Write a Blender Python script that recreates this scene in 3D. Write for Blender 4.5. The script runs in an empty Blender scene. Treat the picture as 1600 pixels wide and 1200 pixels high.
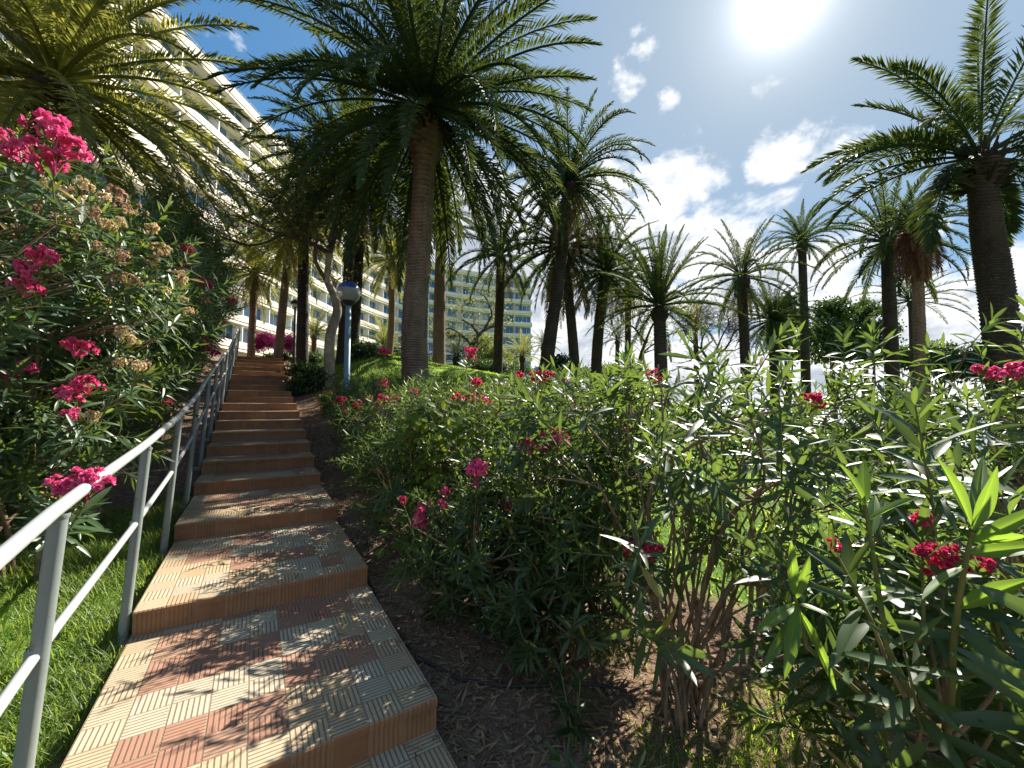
import bpy, math
import numpy as np
from mathutils import Vector, Matrix

PI = math.pi
scene = bpy.context.scene
COL = scene.collection
RNG = np.random.default_rng(7)

# ------------------------------------------------------------------ camera
EYE = 1.6
PITCH = math.atan(38 / 640)
FPX = 640.0
cam_d = bpy.data.cameras.new('camera')
cam_d.sensor_width = 36.0
cam_d.lens = 36.0 * FPX / 1600.0
cam_d.clip_start = 0.02
cam_d.clip_end = 40000
cam = bpy.data.objects.new('camera', cam_d)
COL.objects.link(cam)
cam.location = (0, 0, EYE)
cam.rotation_euler = (PI / 2 + PITCH, 0, 0)
scene.camera = cam


def ray(px, py):
    r, u, f = px - 800.0, 600.0 - py, FPX
    return np.array([r, f * math.cos(PITCH) - u * math.sin(PITCH), u * math.cos(PITCH) + f * math.sin(PITCH)])


def at(px, py, Y):
    d = ray(px, py)
    return np.array([0, 0, EYE]) + d * (Y / d[1])


# ------------------------------------------------------------------ node helpers
def new_mat(name):
    m = bpy.data.materials.new(name)
    m.use_nodes = True
    nt = m.node_tree
    nt.nodes.clear()
    out = nt.nodes.new('ShaderNodeOutputMaterial')
    return m, nt, out


class NT:
    """small helper for wiring shader nodes"""
    def __init__(self, nt):
        self.nt = nt

    def node(self, kind, **kw):
        n = self.nt.nodes.new(kind)
        for k, v in kw.items():
            setattr(n, k, v)
        return n

    def put(self, sock, v):
        if v is None:
            return
        if isinstance(v, bpy.types.NodeSocket):
            self.nt.links.new(v, sock)
        else:
            if sock.type == 'RGBA' and hasattr(v, '__len__') and len(v) == 3:
                v = (*v, 1)
            sock.default_value = v

    def math(self, op, a, b=None, c=None, clamp=False):
        n = self.node('ShaderNodeMath', operation=op, use_clamp=clamp)
        for s, v in zip(n.inputs, (a, b, c)):
            self.put(s, v)
        return n.outputs[0]

    def vmath(self, op, a, b=None, out=0):
        n = self.node('ShaderNodeVectorMath', operation=op)
        self.put(n.inputs[0], a)
        if b is not None:
            self.put(n.inputs[1], b)
        return n.outputs[out]

    def mix(self, fac, a, b, blend='MIX'):
        n = self.node('ShaderNodeMix', data_type='RGBA', blend_type=blend)
        n.clamp_factor = True
        self.put(n.inputs[0], fac)
        self.put(n.inputs[6], a)
        self.put(n.inputs[7], b)
        return n.outputs[2]

    def noise(self, vec, scale, detail=3, rough=.55, dist=0.0):
        n = self.node('ShaderNodeTexNoise')
        if vec is not None:
            self.put(n.inputs['Vector'], vec)
        n.inputs['Scale'].default_value = scale
        n.inputs['Detail'].default_value = detail
        n.inputs['Roughness'].default_value = rough
        n.inputs['Distortion'].default_value = dist
        return n.outputs['Fac']

    def smooth(self, v, a, b):
        n = self.node('ShaderNodeMapRange', interpolation_type='SMOOTHSTEP')
        self.put(n.inputs[0], v)
        n.inputs[1].default_value = a
        n.inputs[2].default_value = b
        return n.outputs[0]

    def ramp(self, v, stops):
        n = self.node('ShaderNodeValToRGB')
        self.put(n.inputs[0], v)
        el = n.color_ramp.elements
        while len(el) < len(stops):
            el.new(.5)
        for e, (p, c) in zip(el, stops):
            e.position = p
            e.color = (*c, 1)
        return n.outputs[0]

    def bump(self, h, strength=.5, dist=.02):
        n = self.node('ShaderNodeBump')
        n.inputs['Strength'].default_value = strength
        n.inputs['Distance'].default_value = dist
        self.put(n.inputs['Height'], h)
        return n.outputs[0]

    def pbsdf(self, col, rough=.6, spec=.4, metal=0.0, normal=None):
        n = self.node('ShaderNodeBsdfPrincipled')
        self.put(n.inputs['Base Color'], col)
        self.put(n.inputs['Roughness'], rough)
        n.inputs['Specular IOR Level'].default_value = spec
        n.inputs['Metallic'].default_value = metal
        if normal is not None:
            self.put(n.inputs['Normal'], normal)
        return n

    def attr(self, name, out='Fac'):
        n = self.node('ShaderNodeAttribute', attribute_name=name)
        return n.outputs[out]

    def objpos(self):
        return self.node('ShaderNodeTexCoord').outputs['Object']


def leaf_mat(name, c1, c2, tr, rough=.38, tfac=.35, spec=.5, midrib=False):
    m, nt, out = new_mat(name)
    N = NT(nt)
    r = N.attr('rnd')
    col = N.mix(r, c1, c2)
    col = N.mix(N.smooth(r, 1.08, 1.3), col, (.30, .22, .05))
    p = N.pbsdf(col, rough, spec)
    t = N.node('ShaderNodeBsdfTranslucent')
    tc = N.mix(r, [x * .6 for x in tr], [min(1, x * 1.35) for x in tr])
    N.put(t.inputs['Color'], tc)
    mx = N.node('ShaderNodeMixShader')
    mx.inputs[0].default_value = tfac
    nt.links.new(p.outputs[0], mx.inputs[1])
    nt.links.new(t.outputs[0], mx.inputs[2])
    nt.links.new(mx.outputs[0], out.inputs[0])
    return m


def plain_mat(name, c1, c2, rough=.7, scale=6, spec=.3, metal=0.0, bump=.0, bscale=30, detail=4):
    m, nt, out = new_mat(name)
    N = NT(nt)
    v = N.objpos()
    f = N.noise(v, scale, detail)
    col = N.mix(N.smooth(f, .3, .7), c1, c2)
    nrm = None
    if bump:
        nrm = N.bump(N.noise(v, bscale, 4), bump, .02)
    p = N.pbsdf(col, rough, spec, metal, nrm)
    nt.links.new(p.outputs[0], out.inputs[0])
    return m


def srgb(r, g, b):
    f = lambda c: (c / 255 / 12.92) if c / 255 <= .04045 else ((c / 255 + .055) / 1.055) ** 2.4
    return (f(r), f(g), f(b))


M = {}
M['oleander'] = leaf_mat('oleander leaf', (.020, .056, .019), (.064, .112, .042), (.22, .32, .045), .42, .31, .55)
M['oleander_dark'] = leaf_mat('dark oleander leaf', (.017, .046, .019), (.055, .098, .036), (.18, .30, .04), .42, .30, .5)
M['young'] = leaf_mat('young oleander leaf', (.06, .14, .03), (.11, .20, .04), (.36, .56, .05), .4, .5, .45)
M['vine'] = leaf_mat('vine leaf', (.05, .11, .02), (.10, .16, .025), (.45, .50, .03), .5, .5, .3)
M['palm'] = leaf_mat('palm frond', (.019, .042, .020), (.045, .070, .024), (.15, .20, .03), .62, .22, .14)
M['palm_warm'] = leaf_mat('sunlit palm frond', (.09, .115, .03), (.16, .165, .045), (.42, .42, .07), .6, .42, .15)  # yellow green fronds; their sunlit brightness is painted into the colour
M['palm_dry'] = leaf_mat('dry palm frond', (.17, .11, .055), (.26, .18, .09), (.22, .14, .06), .7, .25, .2)
M['skirt'] = leaf_mat('dead palm skirt', (.16, .075, .05), (.26, .13, .085), (.22, .09, .06), .8, .25, .1)
M['tree'] = leaf_mat('tree leaf', (.05, .085, .025), (.12, .14, .04), (.30, .33, .05), .5, .4, .3)
M['bush'] = leaf_mat('bush leaf', (.020, .050, .020), (.050, .090, .030), (.10, .17, .03), .45, .25, .4)
M['grass'] = leaf_mat('grass blade', (.075, .135, .025), (.14, .21, .045), (.34, .46, .055), .42, .42, .4)
M['lawn_grass'] = leaf_mat('lawn blade', (.07, .16, .018), (.14, .24, .03), (.48, .66, .05), .5, .48, .25)
M['pink'] = leaf_mat('pink petal', (.70, .05, .20), (.84, .20, .38), (.85, .10, .30), .55, .35, .2)
M['red'] = leaf_mat('crimson petal', (.50, .02, .085), (.70, .08, .19), (.72, .05, .15), .55, .35, .2)
M['cream'] = leaf_mat('wilted cream petal', (.60, .42, .22), (.78, .66, .42), (.65, .50, .25), .7, .3, .15)
M['rust'] = leaf_mat('withered brown petal', (.40, .21, .13), (.70, .50, .33), (.55, .33, .20), .8, .3, .1)
M['magenta'] = leaf_mat('bougainvillea bract', (.38, .03, .17), (.58, .09, .32), (.55, .06, .28), .6, .4, .2)
M['litter'] = leaf_mat('dry fallen leaf', (.20, .12, .065), (.36, .25, .15), (.2, .12, .05), .8, .15, .15)
M['stem'] = plain_mat('oleander stem', (.15, .108, .07), (.28, .21, .135), .8, 14, .2, bump=.3, bscale=60)
M['twig'] = plain_mat('green shoot', (.10, .12, .035), (.17, .17, .06), .6, 12)
M['bark'] = plain_mat('grey bark', (.20, .155, .11), (.38, .32, .25), .85, 5, .2, bump=.5, bscale=18)
M['darkbark'] = plain_mat('dark bark', (.06, .045, .035), (.12, .09, .065), .85, 5, .2, bump=.5, bscale=18)


def trunk_mat(name, c1, c2, c3):
    m, nt, out = new_mat(name)
    N = NT(nt)
    v = N.objpos()
    f = N.noise(v, 3.0, 5)
    g = N.noise(v, 26, 4)
    col = N.mix(N.smooth(f, .35, .7), c1, c2)
    col = N.mix(N.smooth(g, .52, .72), col, c3)
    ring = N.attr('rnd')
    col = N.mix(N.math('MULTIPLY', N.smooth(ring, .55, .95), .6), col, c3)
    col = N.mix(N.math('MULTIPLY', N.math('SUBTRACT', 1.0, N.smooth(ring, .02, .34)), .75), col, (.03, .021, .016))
    nrm = N.bump(N.noise(v, 45, 4), .5, .02)
    p = N.pbsdf(col, .85, .2, 0, nrm)
    nt.links.new(p.outputs[0], out.inputs[0])
    return m


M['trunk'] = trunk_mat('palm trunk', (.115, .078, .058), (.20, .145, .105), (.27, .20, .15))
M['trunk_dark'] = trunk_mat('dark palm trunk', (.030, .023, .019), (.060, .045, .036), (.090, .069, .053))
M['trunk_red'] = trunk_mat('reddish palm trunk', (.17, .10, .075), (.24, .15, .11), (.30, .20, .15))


# ------------------------------------------------------------------ mesh helpers
def mk(name, V, faces, mats, parent=None, rnd=None, smooth=False, uv=None, midx=None, link=True, loc=None):
    V = np.asarray(V, dtype=np.float32).reshape(-1, 3)
    me = bpy.data.meshes.new(name)
    loops, starts, totals = [], [], []
    s = 0
    for f in faces:
        f = np.asarray(f, dtype=np.int32)
        if f.size == 0:
            continue
        k = f.shape[1]
        loops.append(f.ravel())
        n = f.shape[0]
        starts.append(s + np.arange(n) * k)
        totals.append(np.full(n, k))
        s += n * k
    loops = np.concatenate(loops).astype(np.int32)
    starts = np.concatenate(starts).astype(np.int32)
    totals = np.concatenate(totals).astype(np.int32)
    me.vertices.add(len(V))
    me.vertices.foreach_set('co', V.ravel())
    me.loops.add(len(loops))
    me.loops.foreach_set('vertex_index', loops)
    me.polygons.add(len(starts))
    me.polygons.foreach_set('loop_start', starts)
    me.polygons.foreach_set('loop_total', totals)
    if not isinstance(mats, (list, tuple)):
        mats = [mats]
    for m in mats:
        me.materials.append(m)
    if midx is not None:
        me.polygons.foreach_set('material_index', np.asarray(midx, dtype=np.int32))
    me.polygons.foreach_set('use_smooth', np.full(len(starts), bool(smooth)))
    if rnd is not None:
        a = me.attributes.new('rnd', 'FLOAT', 'POINT')
        a.data.foreach_set('value', np.asarray(rnd, dtype=np.float32))
    if uv is not None:
        l = me.uv_layers.new(name='UVMap')
        l.data.foreach_set('uv', np.asarray(uv, dtype=np.float32).ravel())
    me.update(calc_edges=True)
    me.validate()
    if not link:
        return me
    return link_mesh(name, me, parent, loc)


def link_mesh(name, me, parent=None, loc=None):
    o = bpy.data.objects.new(name, me)
    COL.objects.link(o)
    if parent is not None:
        o.parent = parent
    if loc is not None:
        o.location = tuple(float(c) for c in loc)
    return o


def empty(name, loc, label, cat, group=None, rz=0.0):
    o = bpy.data.objects.new(name, None)
    o.empty_display_size = .2
    COL.objects.link(o)
    o.location = tuple(float(c) for c in loc)
    o.rotation_euler = (0, 0, rz)
    return tag(o, label, cat, group)


def tag(o, label=None, cat=None, group=None, kind=None):
    if label:
        o['label'] = label
    if cat:
        o['category'] = cat
    if group:
        o['group'] = group
    if kind:
        o['kind'] = kind
    return o


class MB:
    """collects boxes, tubes and strips for one mesh (tris and quads kept apart)"""
    def __init__(self):
        self.V, self.Q, self.T, self.R = [], [], [], []
        self.n = 0

    def add(self, V, Q=None, T=None, r=0.5):
        V = np.asarray(V, dtype=np.float64).reshape(-1, 3)
        self.V.append(V)
        if Q is not None and len(Q):
            self.Q.append(np.asarray(Q, dtype=np.int64) + self.n)
        if T is not None and len(T):
            self.T.append(np.asarray(T, dtype=np.int64) + self.n)
        self.R.append(np.full(len(V), r) if np.isscalar(r) else np.asarray(r))
        self.n += len(V)

    def box(self, lo, hi):
        x0, y0, z0 = lo
        x1, y1, z1 = hi
        V = [(x0, y0, z0), (x1, y0, z0), (x1, y1, z0), (x0, y1, z0), (x0, y0, z1), (x1, y0, z1), (x1, y1, z1), (x0, y1, z1)]
        self.add(V, [(0, 3, 2, 1), (4, 5, 6, 7), (0, 1, 5, 4), (1, 2, 6, 5), (2, 3, 7, 6), (3, 0, 4, 7)])

    def hexa(self, V):
        self.add(V, [(0, 3, 2, 1), (4, 5, 6, 7), (0, 1, 5, 4), (1, 2, 6, 5), (2, 3, 7, 6), (3, 0, 4, 7)])

    def tube(self, P, r0, r1=None, seg=6, cap=False, radii=None, r=0.5):
        P = np.asarray(P, dtype=np.float64)
        n = len(P)
        if n < 2:
            return
        rr = np.asarray(radii) if radii is not None else np.linspace(r0, r0 if r1 is None else r1, n)
        T = np.gradient(P, axis=0)
        T /= np.linalg.norm(T, axis=1)[:, None] + 1e-12
        ref = np.array([1.0, 0, 0]) if abs(T[0][2]) > .7 else np.array([0, 0, 1.0])
        A = np.cross(T, ref)
        A /= np.linalg.norm(A, axis=1)[:, None] + 1e-9
        B = np.cross(T, A)
        th = np.linspace(0, 2 * PI, seg, endpoint=False)
        V = P[:, None, :] + rr[:, None, None] * (A[:, None, :] * np.cos(th)[None, :, None] + B[:, None, :] * np.sin(th)[None, :, None])
        i = np.arange(n - 1)[:, None] * seg
        j = np.arange(seg)[None, :]
        j2 = (j + 1) % seg
        Q = np.stack([i + j, i + j2, i + seg + j2, i + seg + j], -1).reshape(-1, 4)
        self.add(V.reshape(-1, 3), Q, r=r)
        if cap:
            for ring, off in ((V[0], 0), (V[-1], 1)):
                c = ring.mean(0)
                W = np.vstack([ring, c])
                k = np.arange(seg)
                t = np.stack([k, (k + 1) % seg, np.full(seg, seg)], -1)
                self.add(W, None, t if off else t[:, ::-1], r=r)

    def lathe(self, prof, seg=24, c=(0, 0, 0)):
        prof = np.asarray(prof, dtype=np.float64)
        th = np.linspace(0, 2 * PI, seg, endpoint=False)
        V = np.stack([prof[:, 0][:, None] * np.cos(th) + c[0], prof[:, 0][:, None] * np.sin(th) + c[1],
                      np.repeat(prof[:, 1][:, None], seg, 1) + c[2]], -1)
        n = len(prof)
        i = np.arange(n - 1)[:, None] * seg
        j = np.arange(seg)[None, :]
        j2 = (j + 1) % seg
        Q = np.stack([i + j, i + j2, i + seg + j2, i + seg + j], -1).reshape(-1, 4)
        self.add(V.reshape(-1, 3), Q)

    def build(self, name, mat, parent=None, smooth=False, rnd=False, link=True, loc=None, xf=None):
        V = np.concatenate(self.V)
        if xf is not None:
            V = V - np.asarray(xf)
        F = []
        if self.Q:
            F.append(np.concatenate(self.Q))
        if self.T:
            F.append(np.concatenate(self.T))
        return mk(name, V, F, mat, parent, np.concatenate(self.R) if rnd else None, smooth, link=link, loc=loc)


def norm(a):
    a = np.asarray(a, dtype=np.float64)
    return a / (np.linalg.norm(a, axis=-1, keepdims=True) + 1e-9)


def sstep(x, a, b):
    t = np.clip((np.asarray(x, dtype=np.float64) - a) / (b - a), 0, 1)
    return t * t * (3 - 2 * t)


# ------------------------------------------------------------------ terrain
A_ST = math.radians(32)
D_ST = np.array([-math.sin(A_ST), math.cos(A_ST)])    # uphill along the stairs
R_ST = np.array([math.cos(A_ST), math.sin(A_ST)])     # across, to the right
O_ST = np.array([-.97, 1.735])
ST_W = 1.40
ST_U = [-3.2, 0, 1.45, 2.95, 4.37, 5.10, 5.76, 6.45, 7.14, 7.80, 8.60, 9.70, 10.28, 10.86, 11.44, 12.02, 12.60, 13.2, 13.8, 14.4, 15.0, 17.5]
ST_H = [.01 + .17 * k for k in range(len(ST_U) - 1)]
TOPH = ST_H[-1]


def uv_of(x, y):
    dx, dy = x - O_ST[0], y - O_ST[1]
    return dx * D_ST[0] + dy * D_ST[1], dx * R_ST[0] + dy * R_ST[1]


def xy_of(u, v):
    p = O_ST + D_ST * u + R_ST * v
    return float(p[0]), float(p[1])


_su = [-30, -3.2] + ST_U[1:-1] + [40]
_sh = [-.05, -.05] + [h - .17 - .03 for h in ST_H[1:]] + [TOPH - .05]


def G(x, y, bumps=True):
    x = np.asarray(x, dtype=np.float64)
    y = np.asarray(y, dtype=np.float64)
    u, v = uv_of(x, y)
    S = np.interp(u, _su, _sh)
    xc = np.clip(x, -7, 13)
    yb = np.minimum(y, 14)
    pl = -.11 - .17 * xc + .197 * np.maximum(yb, -3)
    slope = np.clip(.08 - .011 * np.maximum(x, 0), -.05, .08)
    pl = pl + np.maximum(y - 14, 0) * slope
    pl = np.where(x > 13, pl - (x - 13) * .10, pl)
    w = sstep(v, .75, 3.2) * sstep(u, -2.5, 5) + sstep(v, 2.2, 6.5) * (1 - sstep(u, -2.5, 5)) * .9
    right = S + np.clip(w, 0, 1) * (pl - S)
    bank = np.clip(-v - 1.35, 0, 3.2) * .36 * sstep(u, -2, 2)
    left = S + bank
    h = np.where(v >= 0, right, left)
    wf = sstep(np.hypot(x, y), 17, 30)
    h = h * (1 - wf) + np.where(v >= 0, pl, np.maximum(pl, 3.2 + bank)) * wf
    # the garden ends on a slope down to the sea
    r = np.hypot(x * .9, y)
    h = h - sstep(r, 150, 420) * 75
    if bumps:
        amp = .02 * sstep(np.abs(v), .8, 1.6)
        h = h + amp * (np.sin(x * 5.1 + 1.3 * np.sin(y * 3.7)) + np.sin(y * 6.3 + 1.1 * np.sin(x * 4.3)))
    return h


def lawn_mask(x, y):
    u, v = uv_of(x, y)
    thr = np.clip(2.75 - .11 * np.maximum(u, 0), 1.5, 3)
    n = .25 * (np.sin(x * 3.3 + 2 * np.sin(y * 1.9)) + np.sin(y * 4.1 + 1.7 * np.sin(x * 2.7)))
    right = sstep(v + n, thr - .25, thr + .35)
    left = sstep(-v, .72, .9) * (1 - sstep(-v + n * .6, 1.9, 2.3)) * (1 - sstep(u, 3.0, 4.2))
    return np.clip(right + left, 0, 1)


def axis(a, b, st, far, g=1.18):
    c = list(np.arange(a, b + 1e-6, st))
    s = st
    while c[-1] < far:
        s *= g
        c.append(c[-1] + s)
    s = st
    while c[0] > -far:
        s *= g
        c.insert(0, c[0] - s)
    return np.array(c)


gx = axis(-11, 13, .14, 520)
gy = axis(-5, 18, .14, 520)
GX, GY = np.meshgrid(gx, gy)
GZ = G(GX, GY)
nx, ny = len(gx), len(gy)
idx = np.arange(nx * ny).reshape(ny, nx)
gq = np.stack([idx[:-1, :-1], idx[:-1, 1:], idx[1:, 1:], idx[1:, :-1]], -1).reshape(-1, 4)


def ground_mat():
    m, nt, out = new_mat('soil and lawn')
    N = NT(nt)
    v = N.objpos()
    n1 = N.noise(v, 1.6, 6, .6)
    n2 = N.noise(v, 14, 5, .65)
    n3 = N.noise(v, 70, 3, .6)
    soil = N.ramp(n2, [(.3, (.07, .043, .030)), (.5, (.155, .098, .068)), (.72, (.29, .20, .14))])
    soil = N.mix(N.smooth(n1, .4, .65), soil, (.17, .115, .08))
    soil = N.mix(N.smooth(n3, .58, .7), soil, (.42, .32, .23))
    lawn = N.ramp(N.noise(v, 9, 5, .6), [(.3, (.05, .10, .018)), (.55, (.10, .18, .03)), (.75, (.17, .20, .05))])
    lm = N.attr('rnd')
    col = N.mix(lm, soil, lawn)
    h = N.math('ADD', N.math('MULTIPLY', n2, .6), N.math('MULTIPLY', n3, .4))
    p = N.pbsdf(col, .95, .1, 0, N.bump(h, .8, .04))
    nt.links.new(p.outputs[0], out.inputs[0])
    return m


M['ground'] = ground_mat()
ground = mk('ground', np.stack([GX, GY, GZ], -1), [gq], M['ground'], rnd=lawn_mask(GX, GY).ravel(), smooth=True)
tag(ground, 'brown soil bank and green lawn rising around the stairs', 'ground', kind='structure')


def sea_mat():
    m, nt, out = new_mat('sea water')
    N = NT(nt)
    n = N.noise(N.objpos(), .05, 4)
    p = N.pbsdf(N.mix(n, (.03, .07, .11), (.05, .10, .15)), .18, .5, 0, N.bump(n, .3, 1))
    nt.links.new(p.outputs[0], out.inputs[0])
    return m


sea = mk('sea', [(-30000, -30000, -40), (30000, -30000, -40), (30000, 30000, -40), (-30000, 30000, -40)], [[(0, 1, 2, 3)]], sea_mat())
tag(sea, 'flat grey blue sea beyond the garden', 'sea', kind='structure')
# far ridge across the bay
hx = np.linspace(-2500, 7000, 160)
hills = MB()
prof = 210 + 150 * np.sin(hx / 900 + 1) + 70 * np.sin(hx / 330) + 30 * np.sin(hx / 97)
prof = np.maximum(prof, 30) * sstep(hx, -2500, 500) * (1 - sstep(hx, 5200, 7000))
rows = []
for k, (dy, f) in enumerate([(0, 0), (400, .45), (900, .8), (1500, 1.0), (2600, .6), (3600, 0)]):
    rows.append(np.stack([hx, 8200 + dy + 150 * np.sin(hx / 400 + k), -45 + prof * f * (1 + .12 * np.sin(hx / 130 + k * 2))], -1))
HV = np.array(rows)
i2 = np.arange(HV.shape[0] * len(hx)).reshape(HV.shape[0], len(hx))
hq = np.stack([i2[:-1, :-1], i2[:-1, 1:], i2[1:, 1:], i2[1:, :-1]], -1).reshape(-1, 4)
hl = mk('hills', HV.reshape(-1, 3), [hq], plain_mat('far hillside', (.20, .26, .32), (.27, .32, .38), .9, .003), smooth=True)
tag(hl, 'pale blue mountain ridge across the bay', 'hills', kind='structure')


# ------------------------------------------------------------------ stairs
def tile_mat():
    m, nt, out = new_mat('grooved stair tile')
    N = NT(nt)
    uv = N.node('ShaderNodeUVMap').outputs[0]
    P = .1556
    sc = N.vmath('MULTIPLY', uv, (1 / P, 1 / P, 0))
    cell = N.vmath('FLOOR', sc)
    fr = N.vmath('FRACTION', sc)
    sp = N.node('ShaderNodeSeparateXYZ')
    N.put(sp.inputs[0], cell)
    cx, cy = sp.outputs[0], sp.outputs[1]
    sf = N.node('ShaderNodeSeparateXYZ')
    N.put(sf.inputs[0], fr)
    fx, fy = sf.outputs[0], sf.outputs[1]
    par = N.math('PINGPONG', N.math('ADD', cx, cy), 1.0)
    stripe = N.math('ADD', N.math('MULTIPLY', fx, par), N.math('MULTIPLY', fy, N.math('SUBTRACT', 1.0, par)))
    g = N.math('PINGPONG', N.math('MULTIPLY', stripe, 7.0), .5)          # 0 at groove
    groove = N.math('SUBTRACT', 1.0, N.smooth(g, .10, .20))
    ex = N.math('PINGPONG', fx, .5)
    ey = N.math('PINGPONG', fy, .5)
    edge = N.math('MINIMUM', ex, ey)
    joint = N.math('SUBTRACT', 1.0, N.smooth(edge, .012, .035))
    wn = N.node('ShaderNodeTexWhiteNoise', noise_dimensions='3D')
    blk = N.vmath('FLOOR', N.vmath('MULTIPLY', N.vmath('ADD', cell, (1, 1, 0)), (.5, .5, 0)))
    oi = N.node('ShaderNodeObjectInfo')
    cmb = N.node('ShaderNodeCombineXYZ')
    N.put(cmb.inputs[2], N.math('MULTIPLY', oi.outputs['Random'], 50))
    N.put(wn.inputs['Vector'], N.vmath('ADD', blk, cmb.outputs[0]))
    wc = N.node('ShaderNodeTexWhiteNoise', noise_dimensions='3D')
    N.put(wc.inputs['Vector'], N.vmath('ADD', cell, cmb.outputs[0]))
    ramp = N.node('ShaderNodeValToRGB')
    ramp.color_ramp.interpolation = 'CONSTANT'
    el = ramp.color_ramp.elements
    stops = [(0, (.31, .155, .105)), (.30, (.42, .36, .265)), (.50, (.35, .185, .115)), (.72, (.45, .32, .19))]
    while len(el) < len(stops):
        el.new(.5)
    for e, (p, c) in zip(el, stops):
        e.position = p
        e.color = (*c, 1)
    N.put(ramp.inputs[0], wn.outputs['Value'])
    border = N.math('MAXIMUM', N.math('MAXIMUM', N.math('LESS_THAN', cx, .5), N.math('GREATER_THAN', cx, 7.5)), N.math('LESS_THAN', cy, .5))
    col = N.mix(border, ramp.outputs[0], N.mix(wc.outputs['Value'], (.40, .27, .155), (.46, .38, .26)))
    col = N.mix(N.math('MULTIPLY', wc.outputs['Value'], .25), col, (.44, .35, .24))
    op = N.objpos()
    dirt = N.noise(op, 5, 6, .65)
    col = N.mix(N.math('MULTIPLY', N.smooth(dirt, .5, .8), .4), col, (.22, .15, .09))
    col = N.mix(N.math('MULTIPLY', N.smooth(N.noise(op, 55, 3), .5, .75), .25), col, (.20, .14, .10))
    col = N.mix(N.math('MULTIPLY', groove, .72), col, (.11, .07, .045))
    col = N.mix(N.math('MULTIPLY', joint, .6), col, (.20, .15, .10))
    hgt = N.math('SUBTRACT', 1.0, N.math('MAXIMUM', groove, joint))
    p = N.pbsdf(col, .74, .22, 0, N.bump(N.math('ADD', hgt, N.math('MULTIPLY', dirt, .2)), .55, .006))
    nt.links.new(p.outputs[0], out.inputs[0])
    return m


def riser_mat():
    m, nt, out = new_mat('brown stair riser tile')
    N = NT(nt)
    uv = N.node('ShaderNodeUVMap').outputs[0]
    sf = N.node('ShaderNodeSeparateXYZ')
    N.put(sf.inputs[0], uv)
    x = N.math('MULTIPLY', sf.outputs[0], 1 / .1556)
    cell = N.math('FLOOR', x)
    wc = N.node('ShaderNodeTexWhiteNoise', noise_dimensions='2D')
    cmb = N.node('ShaderNodeCombineXYZ')
    N.put(cmb.inputs[0], cell)
    N.put(cmb.inputs[1], N.math('MULTIPLY', N.node('ShaderNodeObjectInfo').outputs['Random'], 40))
    N.put(wc.inputs['Vector'], cmb.outputs[0])
    fx = N.math('FRACT', x)
    g = N.math('PINGPONG', N.math('MULTIPLY', fx, 7), .5)
    on = N.math('GREATER_THAN', wc.outputs['Value'], .45)
    groove = N.math('MULTIPLY', N.math('SUBTRACT', 1.0, N.smooth(g, .1, .2)), on)
    joint = N.math('SUBTRACT', 1.0, N.smooth(N.math('PINGPONG', fx, .5), .012, .04))
    col = N.mix(wc.outputs['Value'], (.26, .12, .052), (.33, .17, .082))
    dirt = N.noise(N.objpos(), 7, 6, .65)
    col = N.mix(N.math('MULTIPLY', N.smooth(dirt, .45, .75), .55), col, (.13, .07, .036))
    col = N.mix(N.math('MULTIPLY', groove, .4), col, (.12, .065, .03))
    col = N.mix(N.math('MULTIPLY', joint, .5), col, (.32, .23, .15))
    p = N.pbsdf(col, .6, .35, 0, N.bump(N.math('SUBTRACT', 1.0, N.math('MAXIMUM', groove, joint)), .5, .006))
    nt.links.new(p.outputs[0], out.inputs[0])
    return m


M['tile'] = tile_mat()
M['riser'] = riser_mat()
M['concrete'] = plain_mat('raw stair concrete', (.16, .13, .10), (.26, .22, .18), .9, 8, .2, bump=.4)

stairs = empty('staircase', (*O_ST, 0), 'long outdoor staircase of grooved tan and red tiles climbing beside the handrail', 'staircase')


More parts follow.
